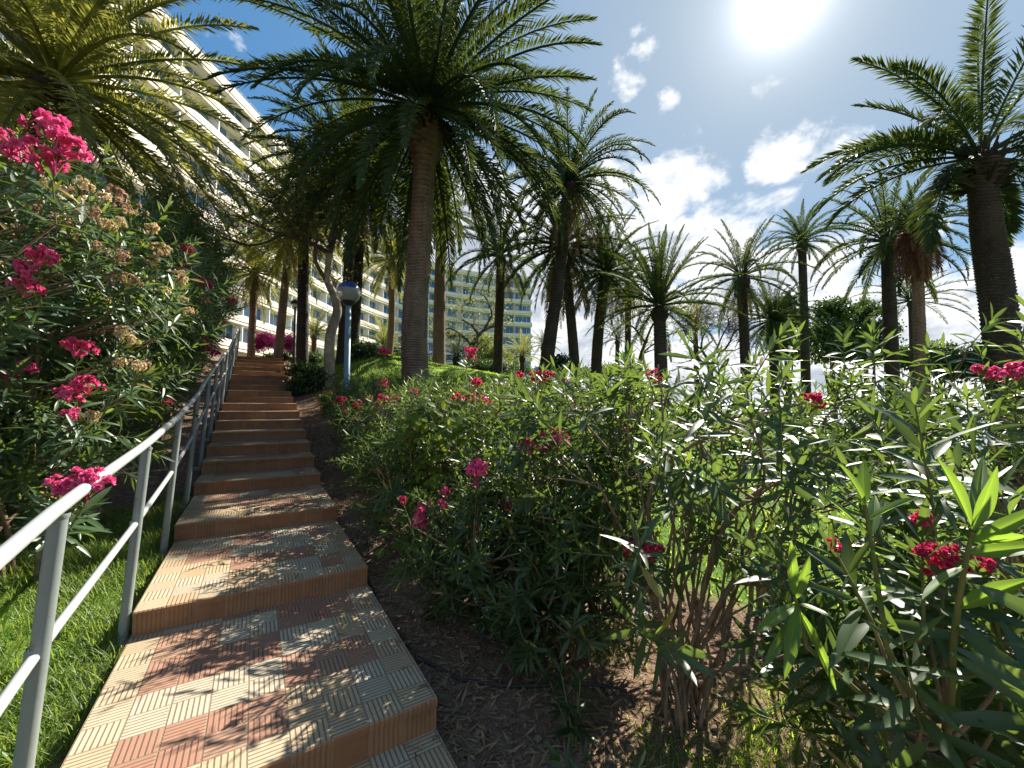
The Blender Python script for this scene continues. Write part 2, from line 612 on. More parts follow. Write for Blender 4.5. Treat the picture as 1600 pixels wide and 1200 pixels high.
def build_step(k):
    u0, u1 = ST_U[k], ST_U[k + 1]
    h = ST_H[k]
    r = np.random.default_rng(100 + k)
    tilt = .018 if u1 - u0 > 1 else .006
    hw = ST_W / 2 + r.uniform(-.006, .006)
    sk = .035 * (0 if k in (0,) else 1)        # steps are laid slightly askew
    TH = .035
    V, F, UVs, MI = [], [], [], []

    def P(u, v, z):
        x, y = xy_of(u, v)
        return (x - O_ST[0], y - O_ST[1], z)

    def quad(pts, uvs, mi):
        b = len(V)
        V.extend(pts)
        F.append((b, b + 1, b + 2, b + 3))
        UVs.extend(uvs)
        MI.append(mi)

    fz, bz = h, h + tilt
    uf_l, uf_r = u0 - .012, u0 - .012 - sk * .0
    ub = u1 + .02
    L = ub - uf_l
    W = 2 * hw
    # tread top with a small rounded nosing
    c = .008
    quad([P(uf_l + c, -hw, fz), P(uf_r + c, hw, fz), P(ub, hw, bz), P(ub, -hw, bz)],
         [(0, c), (W, c), (W, L), (0, L)], 0)
    quad([P(uf_l, -hw, fz - c), P(uf_r, hw, fz - c), P(uf_r + c, hw, fz), P(uf_l + c, -hw, fz)],
         [(0, .02), (W, .02), (W, .03), (0, .03)], 1)
    quad([P(uf_l, -hw, fz - TH), P(uf_r, hw, fz - TH), P(uf_r, hw, fz - c), P(uf_l, -hw, fz - c)],
         [(0, .0), (W, .0), (W, .02), (0, .02)], 1)
    quad([P(u0, -hw, fz - TH), P(u0, hw, fz - TH), P(uf_r, hw, fz - TH), P(uf_l, -hw, fz - TH)],
         [(0, .0), (W, .0), (W, .02), (0, .02)], 1)
    zb = h - .34
    quad([P(u0, -hw, zb), P(u0, hw, zb), P(u0, hw, fz - TH), P(u0, -hw, fz - TH)],
         [(0, 0), (W, 0), (W, .16), (0, .16)], 1)
    for s in (-1, 1):
        pts = [P(u0, s * hw, zb), P(ub, s * hw, zb), P(ub, s * hw, bz), P(u0, s * hw, fz)]
        quad(pts if s > 0 else pts[::-1], [(0, 0), (L, 0), (L, .2), (0, .2)], 1)
    quad([P(ub, hw, zb), P(ub, -hw, zb), P(ub, -hw, bz), P(ub, hw, bz)], [(0, 0)] * 4, 1)
    return mk('step', V, [F], [M['tile'], M['riser']], stairs, uv=UVs, midx=MI)


for k in range(len(ST_U) - 1):
    build_step(k)

# ------------------------------------------------------------------ handrail
def rail_mat(name, c1, c2):
    m, nt, out = new_mat(name)
    N = NT(nt)
    v = N.objpos()
    n = N.noise(v, 6, 5, .6)
    chips = N.smooth(N.noise(v, 38, 5, .7), .66, .72)
    rust = N.smooth(N.noise(v, 11, 6, .7), .60, .70)
    col = N.mix(n, c1, c2)
    col = N.mix(N.math('MULTIPLY', rust, .55), col, (.17, .10, .06))
    col = N.mix(N.math('MULTIPLY', chips, .8), col, (.10, .075, .06))
    p = N.pbsdf(col, N.math('ADD', .40, N.math('MULTIPLY', rust, .3)), .45, 0, N.bump(N.math('ADD', n, N.math('MULTIPLY', chips, -.6)), .22, .01))
    nt.links.new(p.outputs[0], out.inputs[0])
    return m


M['rail'] = rail_mat('grey painted rail', (.29, .31, .30), (.42, .43, .41))
M['rail_dark'] = rail_mat('grey green painted post', (.17, .20, .185), (.26, .285, .265))
RV = -.755
top_u = np.array([-2.2, .14, 1.5, 2.77, 4.1, 5.1, 8.6, 9.7, 15.0, 16.2])
top_z = np.array([.90, 1.25, 1.375, 1.53, 1.77, 2.02, 2.78, 2.96, 4.42, 4.46])
LEAN = .075


def rail_pt(u, dz):
    x, y = xy_of(u, RV + LEAN * (1 + dz / 1.05))
    return (x, y, float(np.interp(u, top_u, top_z)) + dz)


rail = empty('handrail', (*xy_of(.14, RV), float(G(*xy_of(.14, RV)))), 'grey tubular metal handrail with posts running up the left edge of the stairs', 'railing')
ro = np.array(rail.location)
us = np.concatenate([np.linspace(-2.2, 4.1, 26), np.linspace(4.3, 16.2, 40)])
b = MB()
b.tube([rail_pt(u, 0) for u in us], .0235, seg=14, cap=True)
b.build('top_rail', M['rail'], rail, True, xf=ro)
b = MB()
b.tube([rail_pt(u, -.50) for u in us], .0175, seg=10, cap=True)
b.build('mid_rail', M['rail'], rail, True, xf=ro)
for u in [-1.2, .14, 1.5, 2.77, 4.1, 5.4, 6.7, 8.0, 9.3, 10.6, 11.9, 13.2, 14.5, 15.9]:
    x, y = xy_of(u, RV)
    b = MB()
    t = rail_pt(u, -.028)
    g = float(G(x, y))
    b.tube([(x, y, g - .1), ((x + t[0]) / 2, (y + t[1]) / 2, (g - .1 + t[2]) / 2), t], .027, seg=12)
    b.tube([(x, y, g - .04), (x, y, g + .025)], .075, .06, seg=14, cap=True)
    q = np.array(rail_pt(u, -.50))
    d_ = np.array(t) - np.array((x, y, g))
    d_ /= np.linalg.norm(d_)
    b.tube([q - d_ * .022, q - d_ * .012, q + d_ * .012, q + d_ * .022], .027, seg=12, radii=[.0265, .030, .030, .0265])
    b.tube([np.array(t) - d_ * .02, np.array(t) - d_ * .006, np.array(t) + d_ * .004], .03, seg=12, radii=[.0265, .031, .030])
    b.build('post', M['rail_dark'], rail, True, xf=ro)

# ------------------------------------------------------------------ leaves
def leaf_verts(O, A, Nn, L, W, droop, fold=.25, fine=True):
    """a lance-shaped leaf for every row of O (origin), A (axis), Nn (upper side)"""
    A = norm(A)
    Sd = norm(np.cross(A, Nn))
    Nn = np.cross(Sd, A)
    L = np.asarray(L)[:, None]
    W = np.asarray(W)[:, None]
    K = np.asarray(droop)[:, None]
    n = len(O)
    if fine:
        def st(t, wf):
            c = O + A * L * t - Nn * (K * L * t * t)
            s = Sd * (W * wf * .5)
            f = Nn * (W * wf * .5 * fold)
            return c, c + s + f, c - s + f
        b0 = O
        c1, l1, r1 = st(.20, .72)
        c2, l2, r2 = st(.50, 1.0)
        c3, l3, r3 = st(.80, .66)
        tip = O + A * L - Nn * (K * L)
        V = np.stack([b0, c1, l1, r1, c2, l2, r2, c3, l3, r3, tip], 1)
        T = np.array([(0, 1, 2), (0, 3, 1), (7, 10, 8), (7, 9, 10)])
        Q = np.array([(1, 4, 5, 2), (1, 3, 6, 4), (4, 7, 8, 5), (4, 6, 9, 7)])
        off = (np.arange(n) * 11)[:, None, None]
        return V.reshape(-1, 3), (Q[None] + off).reshape(-1, 4), (T[None] + off).reshape(-1, 3), 11
    m = O + A * L * .5 - Nn * (K * L * .25)
    s = Sd * (W * .5)
    f = Nn * (W * .5 * fold)
    tip = O + A * L - Nn * (K * L)
    V = np.stack([O, m + s + f, tip, m - s + f], 1)
    T = np.array([(0, 2, 1), (0, 3, 2)])
    off = (np.arange(n) * 4)[:, None, None]
    return V.reshape(-1, 3), np.zeros((0, 4), int), (T[None] + off).reshape(-1, 3), 4


def broad_leaves(O, A, Nn, L, W, K, rng, ns=11):
    """close-up leaves: many stations, five points across, a pale sunken midrib"""
    A = norm(A)
    Sd = norm(np.cross(A, Nn))
    Nn = np.cross(Sd, A)
    t = np.linspace(0, 1, ns)
    wf = np.sin(PI * np.clip(t, 0, 1) ** .85) ** .8
    wf[0] = .07
    wf[-1] = .02
    cr = np.array([-1, -.5, -.08, 0, .08, .5, 1.0])
    hh = np.array([.34, .20, .05, -.02, .05, .20, .34])
    rv = np.array([.12, .25, .55, 1.0, .55, .25, .12])
    V, R = [], []
    for i in range(len(O)):
        side = rng.normal(0, .05)
        wav = rng.uniform(0, 6)
        c = O[i] + A[i] * L[i] * t[:, None] - Nn[i] * (K[i] * L[i] * t ** 2)[:, None] + Sd[i] * (side * L[i] * t ** 2)[:, None]
        w = W[i] * .5 * wf
        P = c[:, None, :] + Sd[i] * (w[:, None] * cr)[..., None] + Nn[i] * (w[:, None] * (hh + .10 * cr * np.sin(wav + 7 * t)[:, None]))[..., None]
        V.append(P.reshape(-1, 3))
        R.append(np.tile(rv * .8 + .2 * rng.random(), ns))
    m = len(cr)
    a = np.arange(ns - 1)[:, None] * m + np.arange(m - 1)[None]
    q = np.stack([a, a + 1, a + m + 1, a + m], -1).reshape(-1, 4)
    Q = (q[None] + (np.arange(len(O)) * ns * m)[:, None, None]).reshape(-1, 4)
    return np.concatenate(V), Q, np.concatenate(R)


def perp(a):
    a = norm(a)
    ref = np.where(np.abs(a[..., 2:3]) > .9, np.array([1.0, 0, 0]), np.array([0, 0, 1.0]))
    p = norm(np.cross(a, ref))
    return p, np.cross(a, p)


def whorls(rng, P0, D, Ls, spacing, leafL, leafW, jitter=.25):
    """three-leaved whorls along straight shoots (start P0, direction D, length Ls)"""
    O, A, Nn, LL, WW, KK, RR = [], [], [], [], [], [], []
    for p, d, l in zip(P0, D, Ls):
        d = d / (np.linalg.norm(d) + 1e-9)
        p1, p2 = perp(d)
        n = max(2, int(l / spacing))
        ph = rng.uniform(0, 6.28)
        rs = rng.uniform(0, 1)
        for k in range(n + 1):
            t = k / n
            th0 = ph + k * (PI / 3)
            op = math.radians(78 - 52 * t ** 1.5)
            for j in range(3):
                if rng.random() < .08:
                    continue
                th = th0 + j * 2.094 + rng.normal(0, jitter)
                o = op + rng.normal(0, .16)
                rad = p1 * math.cos(th) + p2 * math.sin(th)
                a = d * math.cos(o) + rad * math.sin(o)
                a = a + np.array([0, 0, -.10])
                O.append(p + d * l * t)
                A.append(a)
                Nn.append(d * math.sin(o) - rad * math.cos(o) + rng.normal(0, .25, 3))
                sz = (1.0 if t < .75 else .75) * rng.uniform(.75, 1.15)
                LL.append(leafL * sz)
                WW.append(leafW * sz * rng.uniform(.8, 1.15))
                KK.append(rng.uniform(-.05, .48) * (1.2 - .8 * t))
                RR.append(np.clip(.25 * rs + .5 * rng.random() + .35 * max(0, t - .5) + (1.1 if rng.random() < .025 else 0), 0, 2.0))
    return [np.array(z) for z in (O, A, Nn, LL, WW, KK, RR)]


def flower_mesh(name, mat, seed, nfl=14, spread=.082, pet=.030, dome=.7):
    rng = np.random.default_rng(seed)
    O, A, Nn, LL, WW, KK, RR = [], [], [], [], [], [], []
    b = MB()
    for i in range(nfl):
        d = norm(rng.normal(0, 1, 3) * np.array([1, 1, .6]) + np.array([0, 0, dome]))
        c = d * spread * rng.uniform(.55, 1.0)
        b.tube([(0, 0, -spread * .6), c * .5 + np.array([0, 0, -spread * .2]), c - d * pet * .5], .0025, .0015, 3)
        p1, p2 = perp(d)
        rs = rng.random()
        for lay, (op, sc) in enumerate(((72, 1.0), (42, .8), (18, .55))):
            m = 5
            for j in range(m):
                th = j * 2 * PI / m + lay * .6 + rng.normal(0, .18)
                rad = p1 * math.cos(th) + p2 * math.sin(th)
                o = math.radians(op + rng.normal(0, 9))
                O.append(c + d * .002 * lay)
                A.append(d * math.cos(o) + rad * math.sin(o))
                Nn.append(d * math.sin(o) - rad * math.cos(o))
                LL.append(pet * sc * rng.uniform(.85, 1.15))
                WW.append(pet * sc * .95 * rng.uniform(.85, 1.15))
                KK.append(rng.uniform(-.25, .25))
                RR.append(np.clip(.55 * rs + .45 * rng.random(), 0, 1))
    V, Q, T, k = leaf_verts(np.array(O), np.array(A), np.array(Nn), LL, WW, KK, -.35, True)
    b.add(V, Q, T, np.repeat(RR, k))
    return b.build(name, mat, smooth=False, rnd=True, link=False)


FLOWERS = {
    'pink': [flower_mesh('flower_cluster', M['pink'], 11 + i, 15) for i in range(3)],
    'red': [flower_mesh('flower_cluster', M['red'], 21 + i, 11, .07) for i in range(3)],
    'cream': [flower_mesh('flower_cluster', M['cream'], 31 + i, 11, .07, .024) for i in range(2)],
    'rust': [flower_mesh('flower_cluster', M['rust'], 41 + i, 12, .08, .02) for i in range(2)],
}
FLOWER_R = .095

# pixel position, width in pixels and distance of every flower head the photograph shows
FL = []


def fl(kind, Y, *pts):
    for px, py, w in pts:
        FL.append(dict(kind=kind, p=at(px, py, Y), s=(.88 if kind in ('cream', 'rust') else 1.1) * (w * Y / 640) / (2 * FLOWER_R)))


fl('pink', 1.75, (72, 190, 62), (98, 232, 62), (48, 244, 60), (80, 258, 50), (4, 214, 36))
fl('pink', 2.15, (60, 405, 46), (42, 428, 42), (40, 455, 40))
fl('pink', 2.6, (122, 548, 42), (138, 608, 44), (108, 620, 36), (35, 577, 30), (10, 590, 26), (115, 650, 28))
fl('pink', 1.75, (92, 766, 44), (120, 760, 52), (152, 756, 46), (115, 780, 36))
fl('red', 3.9, (297, 395, 26), (288, 415, 22), (312, 440, 20), (323, 447, 20), (303, 492, 20), (318, 470, 16), (262, 630, 18))
fl('red', 5.6, (322, 540, 26), (345, 505, 16), (362, 470, 14), (335, 553, 18))
fl('cream', 2.75, (236, 362, 40), (246, 394, 50), (226, 388, 40), (243, 412, 40), (285, 442, 34), (254, 456, 30), (284, 470, 26))
fl('cream', 2.5, (198, 522, 46), (214, 574, 40), (190, 568, 34), (292, 488, 28), (140, 655, 40), (205, 535, 40))
fl('rust', 2.3, (110, 305, 50), (140, 335, 46), (100, 350, 44), (185, 402, 40), (62, 335, 44), (150, 388, 36), (30, 360, 36))
fl('cream', 2.3, (80, 292, 46), (165, 352, 40), (128, 290, 42), (188, 350, 36), (120, 372, 32), (90, 318, 40), (160, 310, 36))
fl('rust', 2.6, (205, 440, 40), (175, 440, 40), (222, 575, 34), (180, 310, 50), (210, 330, 44), (280, 430, 30))
fl('pink', 2.55, (743, 740, 38), (752, 732, 30))
fl('pink', 2.5, (858, 688, 40), (872, 692, 40), (828, 702, 32))
fl('pink', 3.0, (662, 800, 36), (656, 818, 34), (690, 791, 20), (694, 770, 18))
fl('red', 2.7, (796, 791, 26), (801, 822, 22), (822, 824, 20), (846, 775, 18), (628, 782, 16))
fl('red', 4.2, (648, 613, 22), (746, 600, 24), (738, 624, 26), (714, 626, 30), (758, 634, 34), (768, 640, 26), (698, 650, 26), (735, 553, 28), (640, 690, 22), (662, 694, 24), (658, 706, 16), (716, 668, 16))
fl('red', 5.6, (584, 646, 24), (612, 625, 26), (578, 627, 20), (600, 600, 18), (532, 627, 20), (556, 632, 20), (596, 625, 20), (538, 645, 14), (600, 552, 20), (660, 640, 18))
fl('red', 3.0, (1020, 586, 26), (1029, 597, 22), (838, 589, 26), (858, 590, 26), (880, 597, 20), (893, 628, 20), (812, 588, 20))
fl('red', 2.0, (985, 858, 26), (1008, 868, 40), (1026, 858, 26), (1272, 628, 34), (1254, 622, 20))
fl('red', 1.0, (1440, 815, 40), (1452, 872, 52), (1478, 868, 44), (1300, 852, 26), (1530, 880, 40))
fl('pink', 2.6, (1546, 588, 34), (1530, 580, 24), (1592, 585, 40), (1576, 590, 24))


SHRUBS = []


def want_shrub(label, x, y, H, R, seed, n_shoot, n_cane, leafL=.135, leafW=.023, mat='oleander', fine=True, low=.12, cut=None, extra=(), squash=1.0, leafy=.5, thick=1.0):
    SHRUBS.append(dict(label=label, x=x, y=y, H=H, R=R, seed=seed, n=n_shoot, nc=n_cane, L=leafL, W=leafW, mat=mat, fine=fine, low=low,
                       cut=cut, extra=list(extra), flowers=[], squash=squash, leafy=leafy, thick=thick))


def build_shrub(s):
    rng = np.random.default_rng(s['seed'])
    x, y, H, R = s['x'], s['y'], s['H'], s['R']
    z = float(G(x, y))
    base = np.array([x, y, z])
    root = empty('oleander_shrub', base, s['label'], 'shrub', 'oleander shrubs planted along the stairs')
    ctr = np.array([0, 0, H * (.56 if s['low'] > .05 else .47)])
    # lumpy outline
    lumps = norm(rng.normal(0, 1, (9, 3)))
    lamp = rng.uniform(-.22, .28, 9)

    def outline(d):
        return 1 + (np.maximum(d @ lumps.T, 0) ** 4) @ lamp

    pts = []
    while len(pts) < s['n']:
        d = norm(rng.normal(0, 1, 3))
        rr = rng.random() ** .42 * outline(d)
        p = ctr + d * rr * np.array([R, R, H * .47])
        if p[2] < s['low'] * H + .1 * rng.random():
            continue
        if s['low'] < .05:
            p[:2] *= 1 + .35 * max(0, .5 - p[2] / H)
        w = base + p
        if s['cut'] is not None and s['cut'](w):
            continue
        u, v = uv_of(w[0], w[1])
        if abs(v) < .78 and w[2] < np.interp(u, _su, _sh) + 1.9:      # nobody lets it grow over the steps
            continue
        if np.hypot(w[0], w[1]) < .55:
            continue
        pts.append(p)
    pts = np.array(pts)
    # canes: rise from the base and spread outward
    canes = []
    st = MB()
    for i in range(s['nc']):
        k = rng.integers(len(pts))
        e = pts[k] * np.array([.8, .8, .92])
        p0 = np.array([rng.normal(0, .10 * R), rng.normal(0, .10 * R), -.08])
        c1 = p0 + np.array([e[0] * .18, e[1] * .18, e[2] * .5]) + rng.normal(0, .04, 3)
        t = np.linspace(0, 1, 8)[:, None]
        P = (1 - t) ** 2 * p0 + 2 * t * (1 - t) * c1 + t ** 2 * e
        P[1:-1] += rng.normal(0, .007 * H, (6, 3))
        r0 = (.008 + .006 * H * rng.uniform(.4, 1.1)) * s['thick']
        st.tube(P, r0, r0 * .35, 6 if s['fine'] else 4)
        canes.append(P)
    allc = np.concatenate(canes)
    P0, D, Ls = [], [], []
    tg = MB()

    def attach(p, thick=.0045):
        dd = np.linalg.norm((allc - p) * np.array([1, 1, .8]), axis=1) + np.maximum(allc[:, 2] - p[2] + .05, 0) * 1.5
        q = allc[int(np.argmin(dd))]
        mid = (q + p) / 2 + rng.normal(0, .03, 3) + np.array([0, 0, -.04])
        t = np.linspace(0, 1, 5)[:, None]
        B = (1 - t) ** 2 * q + 2 * t * (1 - t) * mid + t ** 2 * p
        st.tube(B, thick * 1.5, thick, 4)
        return B

    for p in pts:
        out = norm((p - ctr) / np.array([R, R, H * .47]))
        d = norm(out * .75 + np.array([0, 0, .55]) + rng.normal(0, .38, 3))
        l = rng.uniform(.6, 1.25) * s['L'] * 1.7
        B = attach(p)
        tg.tube([p, p + d * l * .5, p + d * l], .0042, .0022, 4)
        P0.append(p)
        D.append(d)
        Ls.append(l)
        if rng.random() < s['leafy']:
            P0.append(B[2])
            D.append(p - B[2])
            Ls.append(float(np.linalg.norm(p - B[2])))
    for f in s['flowers']:
        p = f['p'] - base
        d = norm(norm(p - ctr) * .5 + np.array([0, 0, .8]) + rng.normal(0, .2, 3))
        l = s['L'] * 1.4
        q = p - d * (l + .05 * f['s'])
        attach(q)
        tg.tube([q, q + d * l * .6, p - d * .03], .005, .003, 4)
        P0.append(q)
        D.append(d)
        Ls.append(l * .85)
        me = FLOWERS[f['kind']][rng.integers(len(FLOWERS[f['kind']]))]
        fo = link_mesh('flower_cluster', me, root, p)
        fo.rotation_euler = (rng.normal(0, .35), rng.normal(0, .35), rng.uniform(0, 6.28))
        fo.scale = (f['s'],) * 3
    O, A, Nn, LL, WW, KK, RR = whorls(rng, P0, D, Ls, s['L'] * .27, s['L'], s['W'])
    V, Q, T, k = leaf_verts(O, A, Nn, LL, WW, KK, .28, s['fine'])
    rr = np.repeat(RR, k)
    if k == 11:
        rr = (rr.reshape(-1, 11) * np.where(rr.reshape(-1, 11) > 1.05, 1.25, .7) + np.array([.3, .3, 0, 0, .3, 0, 0, .3, 0, 0, 0])).ravel()
    mk('foliage', V, [Q, T], M[s['mat']], root, rr, True)
    nq = sum(len(q) for q in st.Q)
    st.add(np.concatenate(tg.V), np.concatenate(tg.Q))
    mk('stems', np.concatenate(st.V), [np.concatenate(st.Q)], [M['stem'], M['twig']], root, smooth=True,
       midx=[0] * nq + [1] * (sum(len(q) for q in st.Q) - nq))
    for ex in s['extra']:
        ex(root, base, rng, allc)
    return root


def bare_branch(*paths):
    """thick bare limbs that arch out of a shrub"""
    def f(root, base, rng, allc):
        b = MB()
        for (r0, r1, P) in paths:
            Q = np.array([at(*p) - base for p in P])
            q = allc[int(np.argmin(np.linalg.norm(allc - Q[0], axis=1)))]
            Q = np.vstack([[q], Q])
            t = np.linspace(0, 1, len(Q))
            tt = np.linspace(0, 1, 24)
            C = np.stack([np.interp(tt, t, Q[:, i]) for i in range(3)], -1)
            for _ in range(3):
                C[1:-1] = (C[:-2] + 2 * C[1:-1] + C[2:]) / 4
            C[1:-1] += rng.normal(0, .004, (22, 3))
            b.tube(C, r0, r1, 8)
        b.build('branch', M['stem'], root, True)
    return f


def big_shoot(px0, py0, Y0, px1, py1, Y1, leaves, lw=.036):
    """a leafy shoot close to the camera with single wide leaves that end at given places"""
    def f(root, base, rng, allc):
        a = at(px0, py0, Y0) - base
        b_ = at(px1, py1, Y1) - base
        t = np.linspace(0, 1, 9)[:, None]
        q = allc[int(np.argmin(np.linalg.norm(allc - a, axis=1)))]
        m = (a + b_) / 2 + np.array([0, 0, .03])
        P = (1 - t) ** 2 * a + 2 * t * (1 - t) * m + t ** 2 * b_
        sb = MB()
        sb.tube(np.vstack([[q], [(q + a) / 2 + np.array([0, 0, -.03])], P]), .007, .0035, 7)
        sb.build('branch', M['twig'], root, True)
        O, A, Nn, LL, WW, KK, RR = [], [], [], [], [], [], []
        for (tt, qx, qy, qY, w) in leaves:
            o = P[min(8, int(round(tt * 8)))]
            e = at(qx, qy, qY) - base
            d = e - o
            O.append(o)
            A.append(d)
            n = np.array([0, -.45, .8]) + rng.normal(0, .25, 3)
            Nn.append(n)
            LL.append(np.linalg.norm(d))
            WW.append(w)
            KK.append(rng.uniform(.02, .12))
            RR.append(rng.random())
        V, Q, rr = broad_leaves(np.array(O), np.array(A), np.array(Nn), LL, WW, KK, rng)
        mk('young_leaves', V, [Q], M['young'], root, rr, True)
    return f


def proj(w):
    d = np.asarray(w) - np.array([0, 0, EYE])
    f = d[1] * math.cos(PITCH) + d[2] * math.sin(PITCH)
    u = -d[1] * math.sin(PITCH) + d[2] * math.cos(PITCH)
    if f < .05:
        return -9999, 9999
    return 800 + FPX * d[0] / f, 600 - FPX * u / f


def cut_right(w):
    px, py = proj(w)
    top = np.interp(px, [480, 520, 700, 900, 1000, 1100, 1200, 1350, 1500, 1650], [600, 598, 602, 602, 590, 572, 560, 556, 548, 530])
    edge = np.interp(py, [560, 600, 700, 800, 880, 940, 1000, 1200], [515, 516, 528, 556, 592, 650, 800, 930])
    return py < top or px < edge


def cut_left(w):
    px, py = proj(w)
    edge = np.interp(py, [100, 180, 240, 300, 400, 520, 560, 650, 720, 800, 860, 930], [60, 110, 190, 300, 366, 362, 340, 285, 250, 180, 70, -20])
    return px > edge


def S_(label, u, v, H, R, seed, n, nc, **k):
    x, y = xy_of(u, v)
    want_shrub(label, x, y, H, R, seed, n, nc, **k)


lk = dict(cut=cut_left, mat='oleander_dark')
S_('nearest tall oleander left of the handrail with bright pink blooms hanging over the rail', 2.6, -1.75, 3.0, 1.35, 1, 400, 22, leafL=.15, leafW=.026, cut=cut_left, leafy=1.0)
S_('tall oleander behind the grass strip with cream wilted flower heads', 4.0, -1.9, 3.2, 1.25, 2, 400, 20, leafL=.14, leafW=.024, cut=cut_left, leafy=.75)
S_('dark oleander left of the stairs speckled with small crimson blooms', 5.3, -1.75, 3.3, 1.15, 3, 380, 12, leafL=.14, **lk)
S_('dark oleander left of the stairs beyond the one with crimson blooms', 6.9, -1.75, 3.5, 1.1, 4, 330, 11, leafL=.14, **lk)
S_('dark leafy oleander midway up the left side of the stairs', 8.5, -1.8, 4.3, 1.15, 5, 300, 10, leafL=.15, leafW=.026, fine=False, **lk)
S_('dark oleander beside the upper handrail before the last two', 10.1, -1.8, 4.6, 1.2, 6, 300, 9, leafL=.15, leafW=.028, fine=False, **lk)
S_('second highest oleander beside the upper handrail', 12.0, -1.8, 4.7, 1.25, 8, 300, 9, leafL=.16, leafW=.03, fine=False, **lk)
S_('highest oleander at the top of the handrail', 14.0, -1.7, 4.3, 1.2, 9, 280, 9, leafL=.16, leafW=.03, fine=False, **lk)
S_('tall oleander on the bank at the foot of the yellow green palm', 7.0, -3.3, 3.0, 1.3, 10, 240, 10, leafL=.15, leafW=.026, fine=False, cut=cut_left)
S_('oleander on the bank behind the crimson speckled one', 9.2, -3.4, 3.4, 1.3, 11, 220, 10, leafL=.15, leafW=.028, fine=False, **lk)

rk = dict(cut=cut_right, low=.02)
S_('low oleander on the right edge of the stairs with a lone bright pink bloom', 1.9, 1.45, 1.6, .85, 21, 290, 12, leafL=.115, leafW=.019, **rk)
S_('small leafy oleander nearest the lowest steps on the soil', .75, 1.42, 1.1, .60, 20, 210, 9, leafL=.11, leafW=.019, **rk)
S_('lowest oleander on the soil left of the tan canes', .12, 1.62, .8, .45, 19, 95, 8, leafL=.115, leafW=.02, **rk)
S_('low oleander right of the stairs entwined with the yellow green vine', 3.2, 1.52, 1.45, .78, 22, 220, 12, leafL=.105, leafW=.018, **rk)
S_('small dense oleander right of the stairs with crimson blooms along its top', 4.7, 1.45, 1.3, .75, 23, 220, 11, leafL=.10, leafW=.018, **rk)
S_('small oleander right of the stairs next below the clipped green bush', 6.2, 1.45, 1.3, .7, 24, 190, 10, leafL=.10, leafW=.018, **rk)
S_('oleander at the lawn edge behind the vine covered one', 2.3, 3.1, 1.45, .9, 25, 170, 11, leafL=.11, leafW=.02, **rk)
S_('crimson flowered oleander at the lawn edge in front of the thickest palm', 3.9, 3.1, 1.3, .9, 26, 170, 10, leafL=.11, leafW=.02, **rk)
S_('oleander in front of the thickest palm with few blooms', 5.5, 3.0, 1.1, .85, 27, 140, 9, leafL=.11, leafW=.02, **rk)
want_shrub('upright oleander with light pink bloom between the vine and the multi stemmed oleander', .45, 3.05, 1.8, .78, 28, 200, 14, .13, .025, cut=cut_right)
want_shrub('multi stemmed oleander with bare tan canes rising from the soil', .92, 2.25, 1.95, .78, 29, 88, 30, .145, .027, cut=cut_right, low=.34, leafy=.25, thick=.62, extra=[bare_branch(
    (.014, .010, [(1090, 960, 2.2), (1130, 800, 2.0), (1230, 745, 1.9), (1330, 690, 1.85), (1395, 640, 1.85)]),
    (.013, .006, [(1020, 900, 2.2), (1010, 745, 2.1), (1080, 695, 2.05), (1180, 650, 2.0), (1260, 630, 1.95)]),
    (.008, .005, [(1040, 900, 2.1), (1060, 760, 1.9), (1035, 650, 1.9), (1028, 570, 1.9)]),
    (.012, .009, [(1090, 1000, 2.1), (1150, 900, 1.95), (1260, 870, 1.9), (1350, 880, 1.9)]),
    (.009, .004, [(1110, 1050, 2.1), (1200, 1040, 1.9), (1290, 985, 1.8), (1370, 930, 1.75)]))])
want_shrub('sparse oleander behind the multi stemmed one with bare arching branches', 1.95, 3.3, 1.9, .9, 30, 46, 11, .15, .028, cut=cut_right, low=.5, leafy=.2)
want_shrub('leafy oleander at the right frame edge with one pink bloom on top', 3.0, 2.5, 2.0, .95, 31, 78, 13, .155, .031, cut=cut_right, low=.5, leafy=.25)
want_shrub('nearest oleander at lower right with wide glowing young leaves', 1.46, 1.22, 1.36, .62, 32, 110, 11, .15, .028, cut=cut_right, low=.12, leafy=.4, extra=[
    big_shoot(1385, 1010, .98, 1352, 790, .92, [(1, 1322, 722, .90, .030), (1, 1345, 715, .98, .024), (.9, 1432, 772, .88, .036), (.75, 1283, 760, .92, .026), (.6, 1395, 868, .86, .036), (.35, 1368, 900, .86, .030), (.8, 1372, 768, 1.0, .026)]),
    big_shoot(1490, 1000, .92, 1520, 830, .84, [(1, 1478, 714, .80, .036), (1, 1560, 728, .82, .030), (.85, 1660, 790, .78, .032), (.7, 1650, 850, .80, .036), (.9, 1615, 838, .76, .030), (.6, 1430, 930, .86, .032), (.95, 1535, 700, .95, .026), (.3, 1610, 900, .82, .036)]),
    big_shoot(1260, 1010, 1.12, 1240, 930, 1.05, [(1, 1235, 845, 1.05, .024), (.9, 1268, 870, 1.05, .026), (.8, 1180, 985, 1.0, .030), (.7, 1232, 1065, 1.0, .032), (.6, 1322, 1085, 1.05, .026), (.8, 1300, 960, 1.0, .028), (.5, 1190, 1040, 1.02, .028)]),
])
want_shrub('oleander on the right lawn edge behind the sparse one', 3.6, 4.2, 1.75, .95, 33, 42, 9, .155, .030, cut=cut_right, low=.55, leafy=.15)
want_shrub('oleander on the right lawn edge nearest the huge leaning palm', 4.7, 3.9, 1.95, .95, 34, 64, 11, .155, .030, cut=cut_right, low=.5, leafy=.2)
want_shrub('oleander between the upright one and the open lawn', 1.15, 4.7, 1.65, .85, 35, 42, 9, .14, .026, cut=cut_right, low=.55, leafy=.15)

